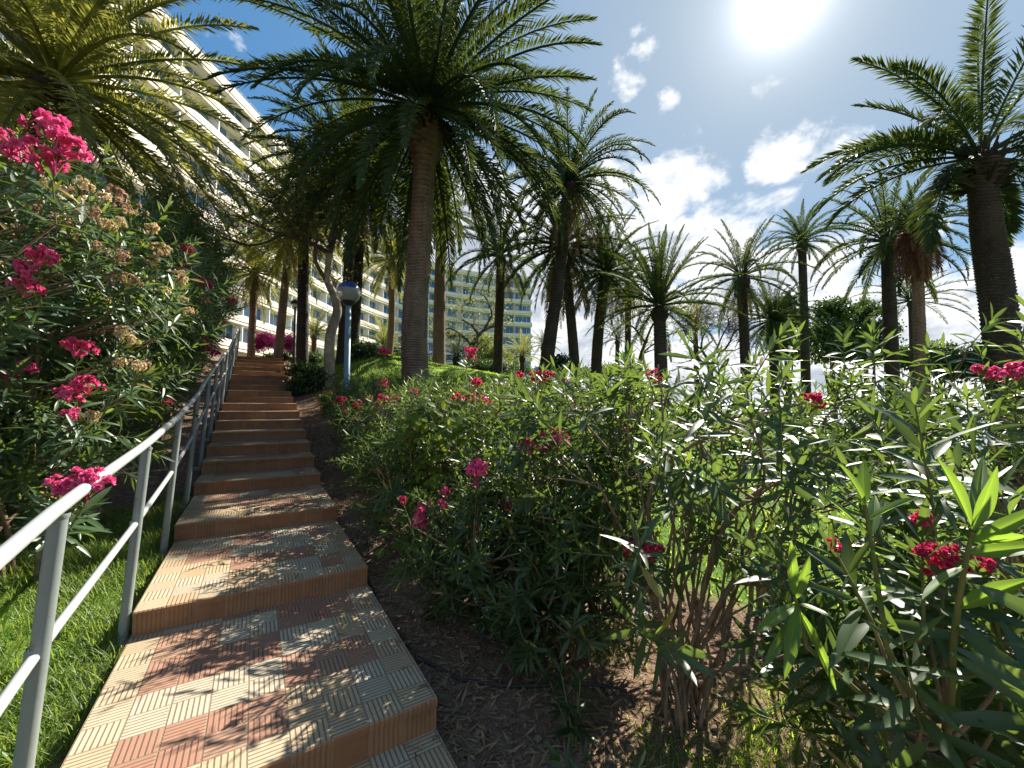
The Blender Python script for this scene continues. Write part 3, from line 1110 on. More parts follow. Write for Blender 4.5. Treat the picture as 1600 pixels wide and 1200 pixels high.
# ------------------------------------------------------------------ palms
def frond(b, rb, rng, L, e0, az, bend, nst, leafL, leafW, start=.12, vee=.45, sweep=0.0, org=(0, 0, 0), tipfade=.55):
    t = np.linspace(0, 1, 13)
    ang = np.maximum(e0 - bend * t ** 1.35, -1.5)
    azs = az + sweep * t ** 1.5
    T = np.stack([np.cos(ang) * np.cos(azs), np.cos(ang) * np.sin(azs), np.sin(ang)], -1)
    P = np.vstack([[0, 0, 0], np.cumsum((T[:-1] + T[1:]) / 2 * L / 12, axis=0)]) + np.asarray(org)
    rb.tube(P, .0125 * L ** .8, .003 * L, 4, r=float(rng.random()))
    ts = start + (1 - start) * (np.arange(nst) + .5) / nst
    ts = np.concatenate([ts, ts + .3 / nst])
    ts = np.minimum(ts, 1)
    sg = np.concatenate([np.ones(nst), -np.ones(nst)])
    p = np.stack([np.interp(ts, t, P[:, i]) for i in range(3)], -1)
    tt = norm(np.stack([np.interp(ts, t, T[:, i]) for i in range(3)], -1))
    aa = np.interp(ts, t, azs)
    S = np.stack([-np.sin(aa), np.cos(aa), np.zeros_like(aa)], -1)
    N = np.cross(tt, S)
    n = len(ts)
    a = np.interp(ts, [0, .4, 1], [1.15, .95, .45]) + rng.normal(0, .10, n)
    v = vee + rng.normal(0, .28, n)
    D = tt * np.cos(a)[:, None] + (S * sg[:, None] * np.cos(v)[:, None] + N * np.sin(v)[:, None]) * np.sin(a)[:, None]
    ln = leafL * np.sin(np.clip(.18 + .80 * (ts - start) / (1 - start), 0, 1) * PI) ** tipfade * rng.uniform(.85, 1.1, n)
    W = norm(tt - D * np.sum(tt * D, -1, keepdims=True)) * (leafW * .5)
    mid = p + D * (ln * .38)[:, None]
    tip = p + D * ln[:, None]
    tip[:, 2] -= ln * .16 * np.hypot(D[:, 0], D[:, 1])
    V = np.stack([p, mid + W, tip, mid - W], 1).reshape(-1, 3)
    Q = np.arange(n * 4).reshape(n, 4)
    r = np.clip(.35 * rng.random() + .65 * rng.random(n), 0, 1)
    b.add(V, Q, None, np.repeat(r, 4))


def crown_mesh(name, seed, spec, mat, nst=46, leafL=.125, leafW=.0095, L0=1.0, start=.12):
    """spec: rows of (count, elevation from, elevation to, bend from, bend to, length factor)"""
    rng = np.random.default_rng(seed)
    b = MB()
    i = 0
    for (n, ea, eb, ba, bb, lf) in spec:
        for k in range(n):
            f = (k + rng.random()) / n
            e = math.radians(ea + (eb - ea) * f) + rng.normal(0, .07)
            be = math.radians(ba + (bb - ba) * f) * rng.uniform(.8, 1.2)
            az = i * 2.39996 + rng.normal(0, .12)
            frond(b, b, rng, L0 * lf * rng.uniform(.88, 1.08), e, az, be, nst, leafL * L0, leafW * L0, start, .42, rng.normal(0, .18),
                  org=(.035 * L0 * math.cos(az), .035 * L0 * math.sin(az), .05 * L0 * (math.sin(e))))
            i += 1
    return b.build(name, mat, rnd=True, link=False)


CROWN = {
    'full': [crown_mesh('crown', 1, [(14, 86, 60, 30, 45, .95), (26, 60, 20, 45, 60, 1.0), (26, 20, -20, 55, 50, 1.0), (14, -20, -50, 40, 25, .9)], M['palm'], 60, .092, .0105),
             crown_mesh('crown', 2, [(12, 86, 60, 30, 45, .95), (22, 60, 15, 45, 65, 1.0), (24, 15, -25, 60, 50, 1.0), (16, -25, -60, 40, 20, .85)], M['palm'], 60, .092, .0105)],
    'arch': [crown_mesh('crown', 3, [(10, 84, 60, 30, 70, .85), (20, 62, 25, 95, 115, 1.0), (18, 25, -10, 95, 75, 1.0), (14, -15, -55, 50, 25, .9)], M['palm'], 56, .085, .0115)],
    'sparse': [crown_mesh('crown', 4, [(12, 84, 50, 25, 55, .85), (15, 50, 12, 80, 95, 1.0), (10, 10, -20, 78, 60, 1.0), (4, -30, -60, 30, 20, .8)], M['palm'], 60, .082, .0125),
               crown_mesh('crown', 5, [(11, 84, 48, 28, 58, .85), (14, 48, 8, 82, 98, 1.0), (9, 5, -25, 75, 55, 1.0), (3, -40, -65, 25, 15, .8)], M['palm'], 60, .082, .0125)],
    'upright': [crown_mesh('crown', 6, [(22, 88, 62, 12, 28, .95), (14, 60, 25, 40, 60, 1.0), (12, 20, -10, 50, 45, 1.05), (5, -20, -50, 30, 20, .8)], M['palm'], 60, .085, .012)],
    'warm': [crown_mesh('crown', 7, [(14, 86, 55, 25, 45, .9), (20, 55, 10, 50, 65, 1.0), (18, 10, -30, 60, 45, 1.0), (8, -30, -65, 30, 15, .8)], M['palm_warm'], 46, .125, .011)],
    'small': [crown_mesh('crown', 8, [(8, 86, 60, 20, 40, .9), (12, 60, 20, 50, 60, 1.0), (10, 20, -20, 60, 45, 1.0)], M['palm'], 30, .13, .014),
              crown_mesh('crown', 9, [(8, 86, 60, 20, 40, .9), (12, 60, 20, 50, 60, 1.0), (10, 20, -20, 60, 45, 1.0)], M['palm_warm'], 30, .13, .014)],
    'dead': [crown_mesh('dead_fronds', 10, [(12, -55, -78, 20, 10, .75)], M['palm_dry'], 30, .10, .009)],
    'skirt': [crown_mesh('dead_skirt', 12, [(70, -35, -86, 58, 6, .62), (30, -10, -50, 80, 40, .40)], M['skirt'], 20, .12, .014)],
}


def trunk_mesh(P, r0, r1, ring, seg=24, bulge=1.35, amp=.055, seed=0, bulge_len=3.0, flare=1.12):
    """palm trunk with rings of old leaf scars; P a polyline from base to crown"""
    rng = np.random.default_rng(seed)
    P = np.asarray(P, dtype=np.float64)
    t = np.linspace(0, 1, len(P))
    Ltot = np.sum(np.linalg.norm(np.diff(P, axis=0), axis=1))
    n = max(12, int(Ltot / ring * 4))
    ts = np.linspace(0, 1, n)
    if len(P) > 2:
        c = [np.polyfit(t, P[:, i], min(3, len(P) - 1)) for i in range(3)]
        C = np.stack([np.polyval(k, ts) for k in c], -1)
    else:
        C = np.stack([np.interp(ts, t, P[:, i]) for i in range(3)], -1)
    z = ts * Ltot
    th = np.linspace(0, 2 * PI, seg, endpoint=False)
    r = r0 + (r1 - r0) * ts
    r = r * (1 + (flare - 1) * np.exp(-z / (r0 * 2.2)))
    zt = (Ltot - z) / (r1 * bulge_len)
    bl = np.where(zt < 1, np.sin(np.clip(zt, 0, 1) * PI) ** .8, 0)
    r = r * (1 + (bulge - 1) * bl) * np.where(zt < .25, .6 + 1.6 * zt, 1)
    Z, TH = np.meshgrid(z, th, indexing='ij')
    ph = Z / ring + 2 * TH / (2 * PI) + .25 * np.sin(TH * 3 + 1)
    saw = ph - np.floor(ph)
    dm = np.abs(np.sin(TH * (seg // 4) / 2 + np.floor(ph) * PI / 2))
    am = amp * (1 + 1.6 * np.repeat(bl[:, None], seg, 1))
    R = r[:, None] * (1 + am * (saw - .5) * 2 * (.55 + .45 * dm)) * (1 + .03 * np.sin(TH * 2 + Z * .8) + rng.normal(0, .012, Z.shape))
    V = np.stack([C[:, 0][:, None] + R * np.cos(TH), C[:, 1][:, None] + R * np.sin(TH), np.repeat(C[:, 2][:, None], seg, 1)], -1)
    i = np.arange(n - 1)[:, None] * seg
    j = np.arange(seg)[None, :]
    j2 = (j + 1) % seg
    Q = np.stack([i + j, i + j2, i + seg + j2, i + seg + j], -1).reshape(-1, 4)
    return V.reshape(-1, 3), Q, saw.ravel()


def stubs(rng, n, r, z0, z1, L):
    """stumps of cut leaf bases round the top of a trunk"""
    b = MB()
    for i in range(n):
        az = i * 2.39996
        f = i / n
        zz = z0 + (z1 - z0) * f
        e = math.radians(20 + 55 * f) + rng.normal(0, .1)
        d = np.array([math.cos(az) * math.cos(e), math.sin(az) * math.cos(e), math.sin(e)])
        p = np.array([math.cos(az) * r * (1 - .4 * f), math.sin(az) * r * (1 - .4 * f), zz])
        l = L * rng.uniform(.6, 1.2)
        b.tube([p - d * .05, p + d * l * .5, p + d * l], .05, .022, 4, cap=True)
    return b


PALMS = 'palms in the hotel garden'


def palm(label, base_px, base_py, Y, cpx, cpy, crown, rpx, wpx, rot=0.0, tmat='trunk_dark', ring=.10, seg=20, sag=(0, 0), dead=None, mid=None,
         bulge=1.35, scz=1.0, vi=0, tilt=(0, 0), wtop=None, amp=.055, cy=None, foot=None, flare=1.12):
    x0 = at(base_px, base_py, Y)[0]
    z0 = float(G(x0, Y)) if foot is None else foot
    top = at(cpx, cpy, Y if cy is None else cy)
    base = np.array([x0, Y, z0])
    root = empty('palm_tree', base, label, 'palm', PALMS)
    tp = top - base
    P = [np.array([0, 0, -.25])]
    if mid is not None:
        for (mx, my) in mid:
            P.append(at(mx, my, Y) - base)
    P.append(tp)
    if len(P) == 2:
        P.insert(1, (P[0] + P[1]) / 2 + np.array([sag[0], sag[1], 0]))
    r0 = wpx * Y / 640 / 2
    r1 = (wtop if wtop is not None else wpx * .88) * Y / 640 / 2
    V, Q, sw = trunk_mesh(P, r0, r1, ring, seg, bulge, amp, seed=int(base_px), flare=flare)
    mk('trunk', V, [Q], M[tmat], root, rnd=sw, smooth=True)
    s = rpx * Y / 640 / .80
    me = CROWN[crown][vi % len(CROWN[crown])] if isinstance(crown, str) else crown
    c = link_mesh('crown', me, root, tp)
    c.scale = (s, s, s * scz)
    c.rotation_euler = (tilt[0], tilt[1], rot)
    if dead:
        d = link_mesh('dead_fronds', CROWN['dead'][0], root, tp + np.array([0, 0, -.02 * s]))
        d.scale = (s * dead,) * 3
        d.rotation_euler = (0, 0, rot + 1)
    return root, tp, s


# the big palm in the middle has a crown of its own
main_crown = crown_mesh('crown', 50, [(20, 88, 62, 25, 45, 1.0), (34, 62, 22, 42, 62, 1.03), (42, 22, -15, 60, 62, 1.0), (26, -15, -58, 50, 28, .92)], M['palm'], 84, .100, .0085)
root, tp, s = palm('thickest palm with a ringed trunk and a huge dark crown, standing beside the stairs', 651, 590, 10.0, 667, 172, main_crown, 236, 40, .4, 'trunk', ring=.085, seg=40,
                   mid=[(648, 500), (656, 380)], bulge=1.5, wtop=34, amp=.085, flare=1.04)
sb = stubs(np.random.default_rng(4), 60, .36, -.75, .1, .34)
sb.build('leaf_base', M['trunk_dark'], root, loc=tp)

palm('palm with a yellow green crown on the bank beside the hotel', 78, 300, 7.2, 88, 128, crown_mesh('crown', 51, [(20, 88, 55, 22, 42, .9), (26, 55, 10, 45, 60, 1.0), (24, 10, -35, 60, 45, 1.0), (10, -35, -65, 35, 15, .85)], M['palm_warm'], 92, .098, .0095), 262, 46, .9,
     'trunk_dark', ring=.09, seg=24, bulge=1.6, dead=.9)
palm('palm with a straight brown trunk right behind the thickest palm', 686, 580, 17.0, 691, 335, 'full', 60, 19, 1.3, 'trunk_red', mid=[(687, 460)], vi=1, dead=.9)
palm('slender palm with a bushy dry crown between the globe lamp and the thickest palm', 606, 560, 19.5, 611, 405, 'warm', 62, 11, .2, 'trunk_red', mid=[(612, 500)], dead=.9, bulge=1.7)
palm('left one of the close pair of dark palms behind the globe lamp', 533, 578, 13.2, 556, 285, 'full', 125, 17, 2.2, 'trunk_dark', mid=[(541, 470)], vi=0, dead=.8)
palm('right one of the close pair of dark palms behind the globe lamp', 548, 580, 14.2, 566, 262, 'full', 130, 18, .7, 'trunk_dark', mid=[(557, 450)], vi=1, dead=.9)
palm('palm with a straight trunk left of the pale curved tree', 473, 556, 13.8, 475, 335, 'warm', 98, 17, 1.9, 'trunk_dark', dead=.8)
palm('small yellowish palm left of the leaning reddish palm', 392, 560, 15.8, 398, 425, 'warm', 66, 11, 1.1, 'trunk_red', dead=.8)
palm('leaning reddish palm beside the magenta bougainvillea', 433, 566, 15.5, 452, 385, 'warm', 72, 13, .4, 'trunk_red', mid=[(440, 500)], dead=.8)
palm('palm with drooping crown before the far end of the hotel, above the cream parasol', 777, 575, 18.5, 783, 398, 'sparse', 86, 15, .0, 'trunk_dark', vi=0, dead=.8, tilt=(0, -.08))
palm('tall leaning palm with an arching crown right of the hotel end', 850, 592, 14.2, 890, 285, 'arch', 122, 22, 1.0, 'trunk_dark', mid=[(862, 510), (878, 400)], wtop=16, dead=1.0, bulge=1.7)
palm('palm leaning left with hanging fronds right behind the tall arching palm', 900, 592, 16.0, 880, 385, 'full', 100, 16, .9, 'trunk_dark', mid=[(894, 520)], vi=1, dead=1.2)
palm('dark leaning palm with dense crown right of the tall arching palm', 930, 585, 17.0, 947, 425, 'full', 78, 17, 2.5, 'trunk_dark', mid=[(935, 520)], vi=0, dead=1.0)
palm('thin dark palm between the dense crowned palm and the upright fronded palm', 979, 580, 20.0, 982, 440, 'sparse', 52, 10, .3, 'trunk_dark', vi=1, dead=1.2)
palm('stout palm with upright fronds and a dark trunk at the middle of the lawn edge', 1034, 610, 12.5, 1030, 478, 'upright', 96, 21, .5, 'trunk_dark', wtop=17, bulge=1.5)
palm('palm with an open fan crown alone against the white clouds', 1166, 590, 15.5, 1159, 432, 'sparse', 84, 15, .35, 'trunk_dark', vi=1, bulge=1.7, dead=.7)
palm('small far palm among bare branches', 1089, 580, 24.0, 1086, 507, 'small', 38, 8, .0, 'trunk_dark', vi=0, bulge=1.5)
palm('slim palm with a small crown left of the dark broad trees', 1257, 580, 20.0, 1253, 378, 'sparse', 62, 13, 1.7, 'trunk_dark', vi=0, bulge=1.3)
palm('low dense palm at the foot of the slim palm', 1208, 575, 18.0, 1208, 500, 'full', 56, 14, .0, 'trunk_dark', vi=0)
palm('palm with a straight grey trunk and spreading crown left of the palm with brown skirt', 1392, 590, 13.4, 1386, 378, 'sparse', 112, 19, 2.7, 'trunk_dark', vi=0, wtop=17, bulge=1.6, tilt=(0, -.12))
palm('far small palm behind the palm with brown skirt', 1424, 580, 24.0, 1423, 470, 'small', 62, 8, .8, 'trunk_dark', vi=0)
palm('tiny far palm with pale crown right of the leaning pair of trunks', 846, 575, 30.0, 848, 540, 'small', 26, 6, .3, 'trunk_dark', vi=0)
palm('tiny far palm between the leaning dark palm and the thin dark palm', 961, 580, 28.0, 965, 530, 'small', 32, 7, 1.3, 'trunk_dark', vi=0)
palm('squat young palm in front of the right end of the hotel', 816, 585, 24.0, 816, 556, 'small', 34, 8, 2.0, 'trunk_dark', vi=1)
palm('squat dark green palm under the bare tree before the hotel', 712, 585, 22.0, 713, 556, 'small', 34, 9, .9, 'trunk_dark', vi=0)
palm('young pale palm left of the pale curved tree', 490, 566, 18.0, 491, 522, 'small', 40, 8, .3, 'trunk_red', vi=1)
palm('young pale palm in front of the hotel right of the globe lamp', 602, 585, 22.0, 600, 540, 'small', 44, 8, 1.2, 'trunk_red', vi=1)

# washingtonia with a brown skirt
root, tp, s = palm('palm with a reddish trunk and a brown skirt of dead leaves', 1436, 590, 11.2, 1431, 352, 'sparse', 76, 16, .5, 'trunk_red', vi=1, wtop=14, bulge=1.2, scz=.8)
sk = link_mesh('dead_skirt', CROWN['skirt'][0], root, tp + np.array([0, 0, .05]))
sk.scale = (1.55, 1.55, 2.5)

# huge leaning palm at the right with a sparse crown: its fronds as the photo shows them
rng = np.random.default_rng(77)
b = MB()


def fr(ang_img, depth, L, bend, sweep=0.0, nst=92, lw=.036, ll=.44):
    """ang_img: start angle in the picture plane (deg, 0 right, 90 up); depth: share of the direction pointing away"""
    e = math.radians(ang_img)
    d = norm(np.array([math.cos(e), depth, math.sin(e)]))
    el = math.asin(d[2])
    az = math.atan2(d[1], d[0])
    frond(b, b, rng, L, el, az, math.radians(bend), nst, ll, lw, .14, .40, sweep, org=d * .12)


for a in [(95, -.15, 3.5, 14), (78, .15, 3.7, 14), (102, .5, 3.0, 25), (128, -.2, 2.7, 62), (146, .15, 2.4, 72), (155, -.5, 2.6, 70), (162, .0, 3.0, 66), (140, .4, 2.8, 66), (112, .1, 3.0, 40), (85, -.4, 3.2, 30), (30, .05, 3.0, 62), (15, -.2, 2.6, 60), (168, -.1, 3.4, 55), (172, .2, 3.0, 62), (176, .45, 2.6, 62),
          (62, -.1, 3.4, 35), (48, .3, 3.0, 45), (35, -.3, 3.2, 55), (20, .1, 3.0, 60), (5, -.3, 2.8, 60), (120, .9, 2.6, 60), (70, .9, 2.6, 50), (40, .9, 2.6, 60), (10, .8, 2.6, 60),
          (-10, -.2, 2.4, 50), (-14, .6, 2.3, 50), (215, .3, 1.5, 40), (-40, .3, 1.5, 35), (208, -.25, 2.5, 62), (-55, -.5, 1.5, 25), (200, -.3, 1.3, 40)]:
    fr(*a)
big_crown = b.build('crown', M['palm'], rnd=True, link=False)
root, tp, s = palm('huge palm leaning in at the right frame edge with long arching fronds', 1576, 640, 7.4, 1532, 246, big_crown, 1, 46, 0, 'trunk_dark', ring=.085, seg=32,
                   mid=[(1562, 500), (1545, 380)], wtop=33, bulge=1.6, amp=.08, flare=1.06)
for c in root.children:
    if c.name.startswith('crown'):
        c.scale = (1, 1, 1)
sb = stubs(np.random.default_rng(5), 44, .27, -.62, .10, .28)
sb.build('leaf_base', M['trunk_dark'], root, loc=tp)

# ------------------------------------------------------------------ branching trees
def branch_tree(name, label, cat, base, polys, r_of, rng, twig_n, twig_L, leaf_n, leaf_L, leaf_mat_, bark, levels=2, spread=.9, up=.15, leaf_R=.35, group=None):
    root = empty(name, base, label, cat, group)
    base = np.asarray(base, dtype=float)
    tr, br = MB(), MB()
    tips = []
    cur = []
    for i, P in enumerate(polys):
        P = np.asarray(P) - base
        t = np.linspace(0, 1, len(P))
        tt = np.linspace(0, 1, max(4, len(P) * 4))
        C = np.stack([np.interp(tt, t, P[:, k]) for k in range(3)], -1)
        for _ in range(2):
            C[1:-1] = (C[:-2] + 2 * C[1:-1] + C[2:]) / 4
        (tr if i == 0 else br).tube(C, r_of[i][0], r_of[i][1], 10 if i == 0 else 7)
        cur.append((C, r_of[i][1]))
    allp = list(cur)
    L = twig_L
    for lv in range(levels):
        nxt = []
        for (C, r) in allp if lv == 0 else cur:
            m = twig_n if lv else max(2, int(twig_n * 1.2))
            if lv == 0 and C is cur[0][0] and len(polys) > 1:
                m = 2
            for _ in range(m):
                k = rng.integers(int(len(C) * .35), len(C))
                p = C[k]
                tg = C[min(k + 1, len(C) - 1)] - C[max(k - 1, 0)]
                d = norm(norm(tg) * .6 + rng.normal(0, spread, 3) * np.array([1, 1, .6]) + np.array([0, 0, up]))
                l = L * rng.uniform(.6, 1.3)
                d2 = norm(d + rng.normal(0, .5, 3))
                W = np.array([p, p + d * l * .35, p + d * l * .6 + d2 * l * .15, p + d * l * .7 + d2 * l * .4])
                br.tube(W, max(r * .55, .006), max(r * .22, .004), 4)
                nxt.append((W, max(r * .35, .005)))
                tips.append(W[-1])
        cur = nxt
        L *= .62
    tr.build('trunk', bark, root, True)
    if br.n:
        br.build('branches', M['darkbark'], root, True)
    if leaf_n:
        tips = np.array(tips)
        k = rng.integers(len(tips), size=leaf_n)
        O = tips[k] + rng.normal(0, leaf_R, (leaf_n, 3)) * np.array([1, 1, .55])
        A = rng.normal(0, 1, (leaf_n, 3)) + np.array([0, 0, -.1])
        V, Q, T, kk = leaf_verts(O, A, rng.normal(0, .5, (leaf_n, 3)) + np.array([0, 0, 1]), rng.uniform(.7, 1.3, leaf_n) * leaf_L, rng.uniform(.7, 1.3, leaf_n) * leaf_L * .42,
                                 rng.uniform(0, .2, leaf_n), .2, False)
        mk('crown', V, [Q, T], leaf_mat_, root, np.repeat(rng.random(leaf_n), kk))
    return root


Y = 11.6
pl = lambda *p: [at(x, y, Y + (q[0] if q else 0)) for x, y, *q in p]
bx = at(516, 578, Y)
branch_tree('branching_tree', 'pale curved tree with bare twisted limbs beside the globe lamp', 'tree', (bx[0], Y, float(G(bx[0], Y))), [
    [np.array([bx[0], Y, float(G(bx[0], Y)) - .2])] + pl((514, 525), (529, 486), (522, 460), (510, 438), (516, 397)),
    pl((516, 397), (492, 382), (466, 372), (440, 366), (410, 356), (372, 338)),
    pl((516, 397), (526, 360), (519, 325, .5), (498, 290, .8)),
    pl((510, 440), (490, 405, -.3), (497, 362, -.5), (480, 330, -.6)),
    pl((466, 372), (450, 350, .4), (430, 318, .5), (390, 300, .6)),
    pl((440, 366), (415, 380, -.6), (385, 385, -.8), (350, 372, -1)),
    pl((519, 325, .5), (545, 300, .8), (560, 285, 1)),
], [(.15, .085), (.07, .03), (.065, .03), (.06, .025), (.05, .02), (.04, .015), (.04, .015)], np.random.default_rng(60), 10, 1.1, 9000, .085, M['tree'], M['bark'], 2, .8, .25, .33)

Y = 24.0
bx = at(735, 585, Y)
g = float(G(bx[0], Y))
branch_tree('branching_tree', 'flat topped gnarled tree with pale foliage before the hotel', 'tree', (bx[0], Y, g), [
    [np.array([bx[0], Y, g - .2])] + pl((736, 560), (737, 540)),
    pl((737, 540), (748, 524), (757, 515), (775, 508)),
    pl((737, 540), (728, 528), (715, 524), (700, 528)),
    pl((748, 524), (738, 508), (722, 500)),
    pl((757, 515), (770, 490), (760, 465), (745, 455)),
    pl((728, 528), (705, 512), (690, 516)),
], [(.24, .17), (.14, .06), (.11, .05), (.09, .04), (.08, .03), (.06, .03)], np.random.default_rng(61), 5, 1.0, 1500, .15, M['tree'], M['bark'], 2, .8, .3, .3)

Y = 21.0
bx = at(1112, 590, Y)
g = float(G(bx[0], Y))
branch_tree('branching_tree', 'bare tree with thin tangled branches between the open lawn palms', 'tree', (bx[0], Y, g), [
    [np.array([bx[0], Y, g - .2])] + pl((1110, 575), (1106, 562)),
    pl((1106, 562), (1118, 550), (1132, 548), (1143, 530), (1150, 508)),
    pl((1106, 562), (1095, 545), (1098, 525), (1112, 505)),
    pl((1118, 550), (1128, 525), (1140, 505), (1135, 490)),
    pl((1095, 545), (1075, 530), (1060, 500)),
    pl((1132, 548), (1150, 548), (1165, 535)),
], [(.16, .10), (.08, .025), (.07, .025), (.05, .02), (.05, .02), (.04, .015)], np.random.default_rng(62), 7, 1.3, 0, .1, M['tree'], M['darkbark'], 3, .75, .25)

Y = 16.0
bx = at(990, 590, Y)
g = float(G(bx[0], Y))
branch_tree('branching_tree', 'leafy tangled tree between the thin dark palm and the stout upright palm', 'tree', (bx[0], Y, g), [
    [np.array([bx[0], Y, g - .2])] + pl((1000, 560), (1008, 535)),
    pl((1008, 535), (1020, 505), (1045, 490), (1075, 478)),
    pl((1008, 535), (990, 510), (965, 500)),
    pl((1000, 560), (1010, 545), (1050, 520), (1090, 512)),
], [(.10, .06), (.05, .02), (.05, .02), (.04, .02)], np.random.default_rng(63), 6, .9, 1500, .10, M['palm_warm'], M['darkbark'], 2, .8, .25, .25)


def clump_tree(name, label, cat, px, py, Y, lumps, n_cl, leafL, mat, trunk_r=.2, seed=0, foot=None, group=None, per=34, cl_r=.42):
    rng = np.random.default_rng(seed)
    x = at(px, py, Y)[0]
    z = float(G(x, Y)) if foot is None else foot
    base = np.array([x, Y, z])
    root = empty(name, base, label, cat, group)
    C = [(at(a, c, Y + dy) - base, np.array([rx, rx, ry]) * Y / 640) for (a, c, rx, ry, dy) in lumps]
    cen = []
    tb = MB()
    if trunk_r:
        top = np.mean([c for c, _ in C], axis=0)
        tb.tube([(0, 0, -.2), (.05, 0, top[2] * .3), (top[0] * .4, 0, top[2] * .7), top], trunk_r, trunk_r * .35, 8)
        for c, r in C:
            tb.tube([(0, 0, top[2] * .25), c * .5 + np.array([0, 0, top[2] * .1]), c], trunk_r * .5, trunk_r * .15, 6)
    vol = np.array([r[0] * r[2] for _, r in C])
    for c, r in C:
        m = max(3, int(n_cl * r[0] * r[2] / vol.sum()))
        for _ in range(m):
            d = norm(rng.normal(0, 1, 3))
            cen.append(c + d * r * rng.random() ** .4)
    cen = np.array(cen)
    k = np.repeat(np.arange(len(cen)), per)
    n = len(k)
    cr = cl_r * rng.uniform(.6, 1.3, len(cen))
    O = cen[k] + rng.normal(0, 1, (n, 3)) * cr[k][:, None] * np.array([.6, .6, .4])
    A = rng.normal(0, 1, (n, 3))
    Nn = rng.normal(0, .55, (n, 3)) + np.array([0, 0, 1])
    V, Q, T, kk = leaf_verts(O, A, Nn, rng.uniform(.6, 1.3, n) * leafL, rng.uniform(.6, 1.2, n) * leafL * .45, rng.uniform(0, .2, n), .2, False)
    rr = np.clip(.6 * rng.random(len(cen))[k] + .4 * rng.random(n), 0, 1)
    if tb.n:
        tb.build('trunk', M['darkbark'], root, True)
    mk('crown' if trunk_r else 'foliage', V, [Q, T], mat, root, np.repeat(rr, kk))
    return root


DT = 'dark broad trees at the right'
clump_tree('broad_tree', 'dark broad tree between the slim palm and the straight grey palm', 'tree', 1300, 590, 28, [(1300, 488, 30, 20, 0), (1280, 520, 26, 18, -1), (1318, 520, 26, 18, 1), (1300, 548, 34, 18, 0)], 230, .30, M['bush'], .25, 71, group=DT)
clump_tree('broad_tree', 'dark broad tree partly hidden by the straight grey palm', 'tree', 1352, 590, 30, [(1352, 486, 32, 16, 0), (1335, 515, 30, 18, 0), (1372, 520, 30, 22, 0), (1350, 550, 36, 18, 0)], 240, .30, M['bush'], .25, 72, group=DT)
clump_tree('broad_tree', 'dark broad tree behind the slim palm with low rounded top', 'tree', 1228, 590, 32, [(1226, 474, 20, 12, 0), (1235, 496, 26, 16, 0), (1215, 530, 26, 20, 0), (1240, 550, 30, 16, 0)], 190, .30, M['bush'], .25, 73, group=DT)
clump_tree('broad_tree', 'dark broad tree low behind the palm with brown skirt', 'tree', 1450, 600, 30, [(1450, 555, 40, 18, 0), (1485, 565, 30, 14, 0), (1415, 560, 30, 16, 0)], 160, .30, M['bush'], .2, 74, group=DT)

BG = 'bushes around the lawn'
clump_tree('bush', 'dark rounded bush right of the globe lamp pole', 'bush', 570, 590, 13.5, [(570, 553, 24, 22, 0), (556, 570, 18, 16, 0), (590, 565, 20, 18, 0)], 120, .12, M['bush'], 0, 81, cl_r=.2, group=BG)
clump_tree('bush', 'leafy dark bush beside the top of the stairs under the short lamp', 'bush', 480, 600, 11.8, [(474, 580, 18, 16, 0), (490, 590, 18, 16, -.4), (470, 600, 14, 14, -.6)], 130, .11, M['bush'], 0, 82, cl_r=.16, group=BG)
clump_tree('bush', 'bright clipped green bush between the stairs and the lamp lawn', 'bush', 512, 630, 9.3, [(512, 628, 9, 14, 0), (516, 640, 9, 12, -.3)], 60, .07, M['tree'], 0, 83, cl_r=.10, group=BG)
clump_tree('bougainvillea', 'magenta bougainvillea left of the leaning reddish palm', 'bush', 414, 556, 16.5, [(414, 533, 16, 13, 0), (402, 540, 10, 9, 0)], 110, .09, M['magenta'], 0, 84, cl_r=.15, group='magenta bougainvilleas')
clump_tree('bougainvillea', 'magenta bougainvillea right of the leaning reddish palm', 'bush', 450, 556, 17.0, [(450, 535, 13, 13, 0), (458, 545, 8, 8, 0)], 90, .09, M['magenta'], 0, 85, cl_r=.15, group='magenta bougainvilleas')
clump_tree('bush', 'yellowish bush at the top of the stairs below the bougainvillea', 'bush', 450, 566, 16.0, [(445, 558, 18, 7, 0), (420, 560, 14, 5, 0)], 70, .10, M['tree'], 0, 86, cl_r=.15, group=BG)
clump_tree('bush', 'dark bush below the palm that stands above the cream parasol', 'bush', 760, 588, 20, [(758, 573, 24, 12, 0), (780, 577, 18, 9, 0)], 90, .14, M['bush'], 0, 87, cl_r=.22, group=BG)
clump_tree('bush', 'dark reddish bush between the leaning pair of trunks', 'bush', 876, 590, 15.2, [(876, 572, 17, 16, 0), (862, 580, 12, 10, 0)], 90, .12, M['bush'], 0, 88, cl_r=.18, group=BG)
clump_tree('bush', 'pale green bush before the hotel left of the thickest palm', 'bush', 628, 585, 24, [(622, 556, 24, 18, 0), (640, 570, 20, 14, 0), (600, 570, 18, 12, 0)], 130, .16, M['tree'], 0, 89, cl_r=.28, group=BG)
clump_tree('bush', 'pale olive bush behind the gnarled tree', 'bush', 765, 585, 34, [(765, 545, 20, 22, 0), (750, 560, 18, 16, 0), (785, 560, 16, 12, 0)], 120, .22, M['tree'], 0, 90, cl_r=.4, group=BG)
clump_tree('bush', 'green bush at the lawn edge under the tiny far palms', 'bush', 950, 590, 21, [(950, 580, 26, 10, 0), (915, 583, 18, 8, 0), (985, 582, 22, 9, 0)], 110, .14, M['bush'], 0, 91, cl_r=.22, group=BG)
clump_tree('bush', 'dark bush at the foot of the huge leaning palm', 'bush', 1560, 600, 8.6, [(1560, 560, 50, 26, 0), (1500, 575, 40, 18, 0)], 150, .12, M['bush'], 0, 92, cl_r=.2, group=BG)
